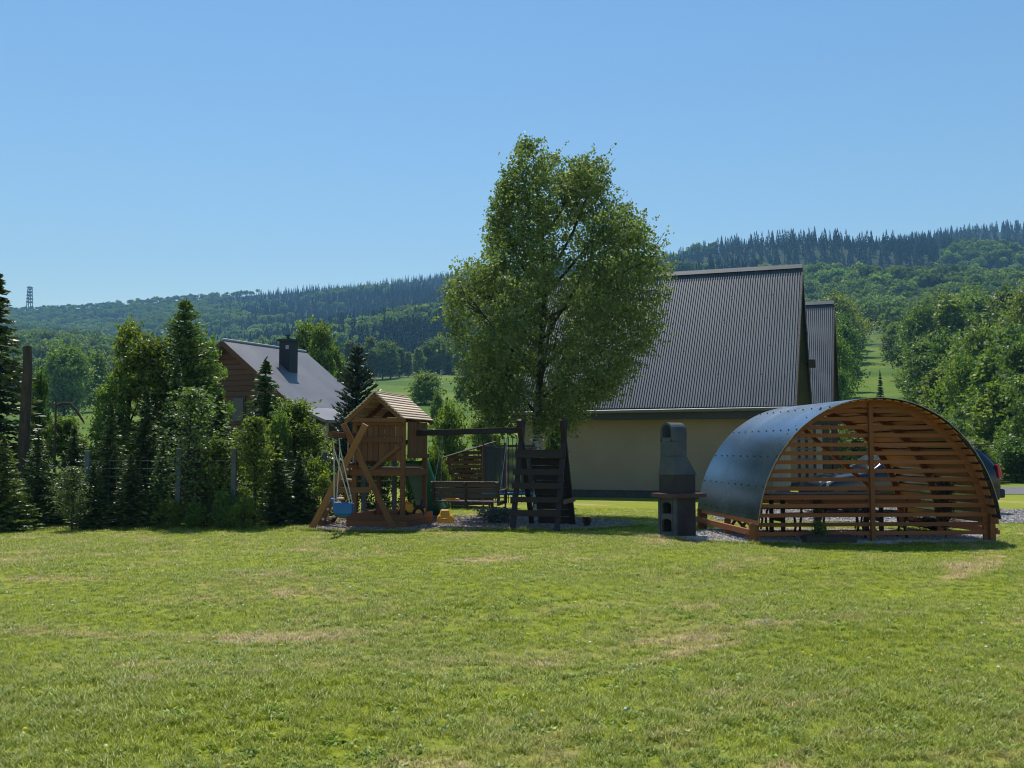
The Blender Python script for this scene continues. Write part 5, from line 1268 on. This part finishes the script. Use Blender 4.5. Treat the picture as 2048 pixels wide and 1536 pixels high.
    for (a, b, c_, d_, dd) in [(1076, 830, 985, 700, .5), (1077, 800, 1200, 690, -.5), (1080, 760, 940, 600, -.7), (1080, 740, 1260, 560, .8), (1083, 700, 1000, 560, 1.2), (1085, 680, 1190, 500, -1.0), (1086, 650, 930, 560, .4), (1087, 640, 1290, 520, -.4), (1090, 600, 1000, 430, -.6), (1090, 590, 1230, 420, .5), (1092, 560, 1190, 350, 0), (1090, 500, 1020, 360, .3), (1085, 470, 1150, 370, -.3), (1080, 780, 1100, 640, -1.6), (1080, 780, 1050, 640, 1.7)]:
        limb(w3(a, b), w3(c_, d_, dd), .045)
    o = lm.build('limbs', 'bark', None, smooth=True); o.parent = t
main_birch()

# ------------------------------------------------------------------ hedge and garden trees on the left
H = 'trees and shrubs of the mixed hedge on the left'
plant('spruce_a', 'spruce_tree', -14, 22.0, ytop=535, wpx=290, label='big dark spruce cut off by the left edge of the view', group=H)
plant('spruce_light', 'spruce_tree', 10, 19.6, ytop=872, wpx=150, label='low bright green spruce at the bottom left corner of the hedge', group=H)
plant('hedge_a', 'hedge_tree', 80, 23.4, ytop=742, wpx=62, label='yellow green bushy tree just right of the sawn-off post', group=H)
plant('spruce_b', 'spruce_tree', 78, 20.6, ytop=858, wpx=130, label='dark young spruce in front of the sawn-off post', group=H)
plant('spruce_a', 'spruce_tree', 150, 21.4, ytop=852, wpx=130, label='young spruce crossing the white greenhouse roof', group=H)
plant('hedge_a', 'hedge_tree', 218, 23.6, ytop=762, wpx=130, label='mid green leafy tree behind the white greenhouse', group=H)
plant('spruce_a', 'spruce_tree', 222, 20.9, ytop=800, wpx=130, label='bushy spruce right of the white greenhouse roof', group=H)
plant('hedge_b', 'hedge_tree', 256, 24.6, ytop=655, wpx=110, label='slim tree with thin pointed top left of the tall larch', group=H)
plant('hedge_b', 'hedge_tree', 303, 24.2, ytop=682, wpx=190, label='broad round-topped tree directly left of the tall larch', group=H)
plant('spruce_a', 'spruce_tree', 292, 21.2, ytop=775, wpx=150, label='dark spruce between greenhouse and the pale young birch', group=H)
plant('larch', 'larch_tree', 368, 25.0, ytop=596, wpx=245, label='tallest feathery larch of the left hedge', group=H)
plant('spruce_a', 'spruce_tree', 352, 23.3, ytop=720, wpx=150, label='very dark spruce under the tall larch', group=H)
plant('hedge_a', 'hedge_tree', 402, 25.6, ytop=672, wpx=125, label='leafy tree standing left of the wooden house gable', group=H)
plant('spruce_a', 'spruce_tree', 438, 23.2, ytop=782, wpx=170, label='dark spruce under the gable of the wooden house', group=H)
plant('spruce_a', 'spruce_tree', 530, 24.6, ytop=716, wpx=215, label='blue green spruce with spiky leader before the house roof', group=H)
plant('hedge_b', 'hedge_tree', 592, 22.6, ytop=806, wpx=155, label='bushy tree with reddish shoots below the house porch roof', group=H)
plant('young_birch', 'birch_tree', 382, 20.7, ytop=778, wpx=150, label='pale leaved young birch beside the left concrete fence post', group=H)
plant('young_birch', 'birch_tree', 150, 19.7, ytop=932, wpx=80, label='small birch bush standing out in front of hedge at left', group=H)
plant('young_tree', 'young_tree', 443, 20.8, ytop=880, wpx=95, label='thin young tree between the two concrete fence posts', group=H)
plant('young_tree', 'young_tree', 511, 20.6, ytop=836, wpx=90, label='thin straight young tree right of the middle fence post', group=H)
plant('copper', 'copper_shrub', 400, 20.9, ytop=902, wpx=85, label='copper leaved bare-looking shrub beside the pale young birch', cat_='shrub', group=H)
plant('spruce_b', 'spruce_tree', 405, 20.6, ytop=965, wpx=90, label='low dark spruce under the copper shrub', group=H)
plant('shrub_a', 'leafy_shrub', 478, 20.7, ytop=975, wpx=90, label='bright low shrub at the foot of the middle fence post', cat_='shrub', group=H)
plant('spruce_b', 'spruce_tree', 556, 20.9, ytop=880, wpx=120, label='dark young spruce right of the thin straight young tree', group=H)
plant('spruce_a', 'spruce_tree', 600, 21.2, ytop=905, wpx=120, label='dark low spruce left of the swing frame leg', group=H)
plant('shrub_a', 'leafy_shrub', 632, 21.6, ytop=925, wpx=90, label='yellow green shrub behind the left leg of swing frame', cat_='shrub', group=H)
plant('shrub_b', 'leafy_shrub', 560, 21.9, ytop=840, wpx=80, label='dull green shrub between spruce and bushy hedge tree', cat_='shrub', group=H)
plant('spruce_a', 'spruce_tree', 190, 20.3, ytop=925, wpx=110, label='lowest spruce in front of the hedge beside small birch bush', group=H)
plant('spruce_a', 'spruce_tree', 265, 20.4, ytop=905, wpx=120, label='low black green spruce midway between two young birches', group=H)
plant('spruce_a', 'spruce_tree', 328, 20.6, ytop=880, wpx=110, label='dark spruce touching the left side of pale young birch', group=H)
plant('pine', 'pine_tree', 714, 25.0, ytop=690, wpx=150, label='blue green pine with tall leader between house and play tower', group=None)
for i, (px, yd, yt, wp, lb) in enumerate([(755, 24.0, 900, 90, 'bright shrub seen through the left half of play tower base'), (820, 24.5, 915, 90, 'bright shrub seen through the right opening of the play tower'), (874, 24.0, 905, 50, 'yellow green shrub between play tower and woodshed'), (898, 29.5, 818, 95, 'bright leafy bush showing above the long beam by the tower'), (690, 24.2, 935, 80, 'green shrub behind the crossbar of the swing frame')]):
    plant('shrub_a', 'leafy_shrub', px, yd, ytop=yt, wpx=wp, label=lb, cat_='shrub', group='shrubs behind the play tower')
plant('hedge_b', 'hedge_tree', 965, 34, ytop=838, wpx=90, label='loose leafy bush behind woodshed and trampoline', cat_='shrub')
plant('hedge_a', 'hedge_tree', 1108, 27.5, ytop=850, wpx=70, label='dense green shrub right of the birch trunk by the barn corner', cat_='shrub')
plant('grey', 'lavender_shrub', 995, 21.6, hgt=.34, wpx=95, label='grey green low cushion plant beneath the bench swing end', cat_='shrub')
plant('copper', 'copper_shrub', 1172, 20.7, hgt=.22, wpx=22, label='tiny dark plant at the right foot of climbing frame', cat_='plant')
plant('hedge_b', 'leafy_bush', 640, 62, ytop=655, wpx=95, label='tall light green tree rising behind the wooden house roof')
plant('dec_d', 'leafy_tree', 615, 70, ytop=650, wpx=90, label='light green tree directly behind the house chimney')
plant('dec_b', 'leafy_tree', 665, 66, ytop=700, wpx=80, label='lower bright tree at the right verge of house roof')

# ------------------------------------------------------------------ trees in the fields
plant('bush_a', 'field_tree', 128, 150, ytop=703, wpx=120, label='round dark tree alone in the far field on the left')
plant('bush_b', 'field_tree', 190, 168, ytop=715, wpx=70, label='brownish green tree right of the round dark field tree')
plant('bush_a', 'field_tree', 850, 118, ytop=750, wpx=78, label='round dark bush on the meadow left of the birch crown')
plant('bush_a', 'field_tree', 921, 122, ytop=771, wpx=30, label='smallest round bush alone on the meadow by the birch')
plant('bush_b', 'field_tree', 875, 84, ytop=795, wpx=38, label='narrow dark bush at the lower side of the round meadow bush')
plant('bush_b', 'field_tree', 930, 240, ytop=722, wpx=50, label='yellow green bush on the meadow crest left of the birch')
# band of trees along the upper edge of the meadow
def near(px, table):
    for lim, txt in table:
        if px < lim: return txt
BANDS = [(90, 'beside the sawn-off post'), (160, 'above the lone round field tree'), (235, 'above the brownish field tree'), (500, 'left of the house chimney'), (560, 'above the middle of the house roof'), (620, 'behind the house chimney'), (690, 'right of the house roof'), (735, 'directly behind the pine'), (800, 'above the play tower roof'), (880, 'above the round meadow bush'), (3000, 'touching the birch crown')]
HILLX = [(1690, 'right of the second barn'), (1745, 'left of the bright grass strip'), (1800, 'at the top of the bright grass strip'), (1850, 'right of the bright grass strip'), (1900, 'above the shelter right shoulder'), (1950, 'above the small grey shed'), (2000, 'above the black car'), (9999, 'at the right edge of the view')]
HILLY = [(70, 'in the lowest row'), (105, 'in the second row'), (165, 'half way up'), (9999, 'high up')]
TE = 'trees along the upper edge of the meadow'
r = random.Random(12)
kinds = ['dec_b', 'dec_d', 'dec_a', 'con_far', 'dec_b', 'dec_d']
px = 25
while px < 960:
    yd = float(np.interp(px, [0, 300, 700, 1000], [205, 240, 300, 318])) + r.uniform(-8, 8); k = r.choice(kinds)
    if 235 < px < 440: px += 20; continue
    plant(k, {'con_far': 'spruce_tree'}.get(k, 'leafy_tree'), px, yd, hgt=r.uniform(7.5, 13) * (1 if px > 440 else .62), label={'con_far': 'dark spruce', 'dec_b': 'oval mid green tree', 'dec_a': 'broad green tree', 'dec_d': 'slender light green tree'}[k] + ' on the upper meadow edge ' + near(px, BANDS), group=TE)
    px += r.uniform(14, 26)
# right hillside: woodland rising behind shelter and car
RH = 'trees of the woodland on the right hillside'
look = {'dec_a': 'broad mid green woodland tree', 'dec_b': 'oval green woodland tree', 'dec_c': 'wide light green woodland tree', 'dec_d': 'slender light green woodland tree', 'con_far': 'dark woodland spruce'}
def hill_tree(k, px, yd, yt, wp=None, lb=None): plant(k, 'spruce_tree' if k == 'con_far' else 'leafy_tree', px, yd, ytop=yt, wpx=wp, label=lb or (look[k] + ' ' + near(yd, HILLY) + ' ' + near(px, HILLX)), group=RH)
for (k, px, yd, yt, wp) in [('dec_a', 1690, 120, 655, 90), ('dec_b', 1690, 135, 640, 74), ('dec_c', 1676, 95, 690, 74), ('dec_a', 1680, 80, 745, 60), ('dec_d', 1716, 262, 628, 44), ('con_far', 1786, 300, 660, 22),
        ('dec_b', 1832, 160, 640, 90), ('dec_c', 1850, 150, 622, 110), ('dec_d', 1905, 145, 600, 90), ('dec_a', 1880, 175, 612, 110), ('dec_a', 1960, 150, 598, 130), ('dec_b', 2020, 140, 585, 130), ('dec_c', 2065, 120, 590, 130),
        ('dec_c', 1852, 110, 700, 90), ('dec_d', 1795, 200, 650, 50), ('dec_a', 1850, 100, 690, 120), ('dec_b', 1905, 96, 672, 120), ('dec_c', 1965, 90, 668, 150), ('dec_a', 2030, 85, 662, 150), ('con_far', 1762, 80, 742, 38),
        ('dec_a', 1858, 78, 765, 100), ('dec_d', 1885, 72, 740, 100), ('dec_c', 1930, 66, 728, 120), ('dec_d', 1988, 62, 715, 120), ('dec_b', 2045, 58, 690, 140),
        ('dec_c', 1855, 60, 830, 110), ('dec_a', 1905, 56, 845, 110), ('dec_b', 1960, 60, 800, 110), ('dec_d', 2010, 52, 770, 120), ('dec_a', 2060, 49, 760, 140),
        ('bush_a', 1705, 60, 850, 110), ('bush_b', 1760, 56, 872, 100), ('bush_a', 1655, 58, 862, 90), ('bush_b', 1810, 52, 872, 100), ('bush_a', 1870, 50, 880, 100), ('bush_b', 1945, 47, 888, 110), ('bush_a', 2030, 48, 880, 130)]:
    if k.startswith('bush'):
        plant(k, 'leafy_bush', px, yd, ytop=yt, wpx=wp, label={'bush_a': 'dark round bush ', 'bush_b': 'light round bush '}[k] + 'at the foot of the woodland ' + near(px, [(1690, 'right of the large barn gable'), (1730, 'seen through the shelter centre'), (1790, 'seen through the right shelter slats'), (1840, 'behind the shelter top right'), (1900, 'behind the shelter right shoulder'), (2000, 'directly behind the black car'), (9999, 'at the right edge')]), cat_='bush', group='bushes at the foot of the right woodland')
    else: hill_tree(k, px, yd, yt, wp)
r = random.Random(21)
for i in range(26):   # second rank up the slope on both sides of the grass strip
    px = r.choice([r.uniform(1650, 1695)] + [r.uniform(1840, 2070) for _ in range(4)]); yd = r.uniform(180, 250); k = r.choice(['dec_a', 'dec_b', 'dec_c', 'dec_d'])
    plant(k, 'leafy_tree', px, yd, hgt=r.uniform(9, 14), label=look[k] + ' ' + near(yd, HILLY) + ' ' + near(px, HILLX), group=RH)
# plants by the shelter
plant('hedge_b', 'hedge_tree', 132, 22.6, ytop=838, wpx=125, label='yellow green brush around the leafless sapling', cat_='shrub', group=H)
plant('shrub_a', 'leafy_shrub', 30, 20.0, ytop=985, wpx=90, label='low light shrub in the bottom left corner under the spruce', cat_='shrub', group=H)
plant('shrub_a', 'leafy_shrub', 345, 20.25, ytop=1000, wpx=62, label='low bright shrub hugging the foot of the left concrete fence post', cat_='shrub', group=H)
plant('shrub_b', 'leafy_shrub', 392, 20.3, ytop=1005, wpx=60, label='low dull shrub just right of the left fence post foot', cat_='shrub', group=H)
plant('shrub_b', 'leafy_shrub', 448, 20.25, ytop=985, wpx=55, label='low dull shrub just left of the middle fence post', cat_='shrub', group=H)
plant('shrub_a', 'leafy_shrub', 492, 20.2, ytop=995, wpx=58, label='low bright shrub just right of the middle fence post', cat_='shrub', group=H)
plant('copper', 'climbing_shrub', 1632, 17.6, hgt=.8, wpx=22, label='dark climbing plant growing on the left half of slatted front', cat_='plant')
plant('shrub_b', 'climbing_shrub', 1632, 17.0, hgt=.38, wpx=40, label='small leafy plant in the low dark planter box', cat_='plant')
plant('copper', 'copper_shrub', 1885, 17.8, hgt=1.05, wpx=40, label='thin twiggy shrub just inside the right half of the slatted front', cat_='plant')
plant('copper', 'copper_shrub', 1868, 19.5, hgt=.3, wpx=110, label='low twiggy plants on the ground at the right inside the shelter', cat_='plant')

# ------------------------------------------------------------------ grass on the lawn, stones in the gravel
def tuft(seed, nbl, hgt, spread, wd, mat, wide=1.0):
    r = np.random.default_rng(seed); P = np.zeros((nbl, 3)); a = r.random(nbl) * 6.283; rr = spread * np.sqrt(r.random(nbl))
    P[:, 0] = rr * np.cos(a); P[:, 1] = rr * np.sin(a)
    b = r.random(nbl) * 6.283; lean = r.uniform(.5, 1.7, nbl) * hgt; h = hgt * r.uniform(.5, 1.0, nbl)
    dx = np.stack([np.cos(b), np.sin(b), 0 * b], 1); sd_ = np.stack([-np.sin(b), np.cos(b), 0 * b], 1) * wd / 2
    m1 = P + dx * (lean * .35)[:, None] + np.array([0, 0, 1]) * (h * .6)[:, None]; tip = P + dx * lean[:, None] + np.array([0, 0, 1]) * h[:, None]
    V = np.stack([P - sd_, P + sd_, m1 + sd_ * wide, m1 - sd_ * wide, tip], 1).reshape(-1, 3); k = np.arange(nbl) * 5
    F1 = np.stack([k, k + 1, k + 2, k + 3], 1); F2 = np.stack([k + 3, k + 2, k + 4, k + 4], 1)
    me = bpy.data.meshes.new('grass_tuft'); me.from_pydata(V.tolist(), [], [tuple(f) for f in F1.tolist()] + [tuple(f[:3]) for f in F2.tolist()])
    at_ = me.attributes.new('tint', 'FLOAT', 'POINT'); tn = np.repeat(r.random(nbl), 5); at_.data.foreach_set('value', tn.astype(np.float32)); me.materials.append(M[mat]); return me
def lawn():
    T = [tuft(1, 16, .045, .05, .0042, 'blade'), tuft(2, 18, .036, .06, .004, 'blade'), tuft(3, 14, .055, .045, .0045, 'blade'), tuft(4, 12, .03, .05, .016, 'clover', 1.6), tuft(5, 22, .04, .09, .006, 'blade')]
    P = []
    for y0, y1, dens in ((2.5, 6.5, 480), (6.5, 9, 420), (9, 13, 240), (13, 19, 130), (19, 27, 60)):
        hw = .60 * y1 + 1.2; n = int((y1 - y0) * 2 * hw * dens); x = rng.uniform(-hw, hw, n); y = rng.uniform(y0, y1, n); k = np.abs(x) < .60 * y + 1.2
        P.append(np.stack([x[k], y[k], np.full(k.sum(), y0)], 1))
    P = np.concatenate(P); x, y = P[:, 0], P[:, 1]
    bad = inpoly(x, y, PLAYBED) | inpoly(x, y, SHBED) | inpoly(x, y, DRIVE)
    x, y, q = x[~bad], y[~bad], P[~bad, 2]; z = terrain(x, y)[0]; n = len(x)
    pn = vnoise(x, y, 3.0, 31); idx = np.where(rng.random(n) < .035 + .09 * (pn > .4), 3, rng.choice([0, 1, 1, 2], n)); idx = np.where(q > 10, np.where(rng.random(n) < .6, 4, idx), idx)
    scl = rng.uniform(.6, 1.15, n) * (1 + .25 * vnoise(x, y, 1.4, 33)) * np.where(q > 10, 1.1, 1)
    scatter('lawn_grass', np.stack([x, y, z - .004], 1), rng.random(n) * 6.28, scl, idx, T)
    fl = []
    for i, (c1, c2) in enumerate((((.75, .75, .72), (.85, .85, .82)), ((.7, .5, .02), (.8, .6, .04)))):
        mt = surf('flower_%d' % i, c1, c2, rough=.8, bump=0); b = MB(); lathe(b, (0, 0, .035), [(0, .006), (.008, .006), (.013, 0), (0, -.004)], 8); b.tube([(0, 0, 0), (0, 0, .035)], .001, 4, False)
        m_ = bpy.data.meshes.new('flower'); m_.from_pydata(b.v, [], b.f); m_.materials.append(mt); fl.append(m_)
    k = 170; y_ = rng.uniform(4.5, 16, k); x_ = rng.uniform(-.6, .6, k) * y_; scatter('lawn_flowers', np.stack([x_, y_, 0 * x_], 1), rng.random(k) * 6, rng.uniform(.6, 1.1, k), rng.choice([0, 1, 1], k), fl)
    # taller fringe of grass along the beds and the hedge foot
    F_ = []
    for poly in (PLAYBED[:7], SHBED[:5]):
        for a, b in zip(poly[:-1], poly[1:]):
            k = int(math.dist(a, b) * 60)
            for j in range(k):
                f = random.random(); F_.append((a[0] + (b[0] - a[0]) * f + random.gauss(0, .05), a[1] + (b[1] - a[1]) * f + random.gauss(0, .05), 0))
    for j in range(900): F_.append((random.uniform(-11, -4), random.gauss(20.4, .35), 0))
    F_ = np.array(F_); scatter('edge_grass', F_, rng.random(len(F_)) * 6.28, rng.uniform(.9, 1.9, len(F_)), rng.integers(0, 3, len(F_)), T[:3])
lawn()
def stones():
    T = []
    for i in range(4):
        r = np.random.default_rng(90 + i); V = unit(r.normal(size=(10, 3))) * np.array([.034, .026, .018]) * r.uniform(.8, 1.2, (10, 1))
        import bmesh
        bm = bmesh.new(); [bm.verts.new(v) for v in V]; bmesh.ops.convex_hull(bm, input=bm.verts); me = bpy.data.meshes.new('stone'); bm.to_mesh(me); bm.free(); me.materials.append(M['stone']); T.append(me)
    TB = [m_.copy() for m_ in T]
    for m_ in TB: m_.materials.clear(); m_.materials.append(M['stone_brown'])
    for nm, poly, n in (('play_bed_stones', PLAYBED, 15000), ('shelter_bed_stones', SHBED, 12000), ('drive_stones', DRIVE, 16000)):
        A = np.array(poly); lo, hi = A.min(0), A.max(0); hi[0] = min(hi[0], 16)
        x = rng.uniform(lo[0] - .15, hi[0] + .1, n * 2); y = rng.uniform(lo[1] - .1, hi[1] + .1, n * 2); k = inpoly(x, y, poly); x, y = x[k], y[k]; m = len(x)
        scatter(nm, np.stack([x, y, np.full(m, .018)], 1), rng.random(m) * 6.28, rng.uniform(.4, 1.15, m), rng.integers(0, 4, m), TB if 'play' in nm else T)
stones()

# ------------------------------------------------------------------ air
def haze():
    m, nt, out = new_mat('haze'); v = N(nt, 'ShaderNodeVolumePrincipled'); v.inputs['Color'].default_value = (0.27, 0.62, 1.0, 1); v.inputs['Density'].default_value = HAZE; v.inputs['Anisotropy'].default_value = 0.0
    nt.links.new(v.outputs[0], out.inputs['Volume'])
    b = MB(); b.box((-1520, -320, -90), (3040, 0, 0), (0, 2110, 0), (0, 0, 90 + 360)); me = bpy.data.meshes.new('haze'); me.from_pydata(b.v, [], b.f); me.materials.append(m); o = link('haze', me); props(o, kind='stuff')
HAZE = 0.00027
haze()
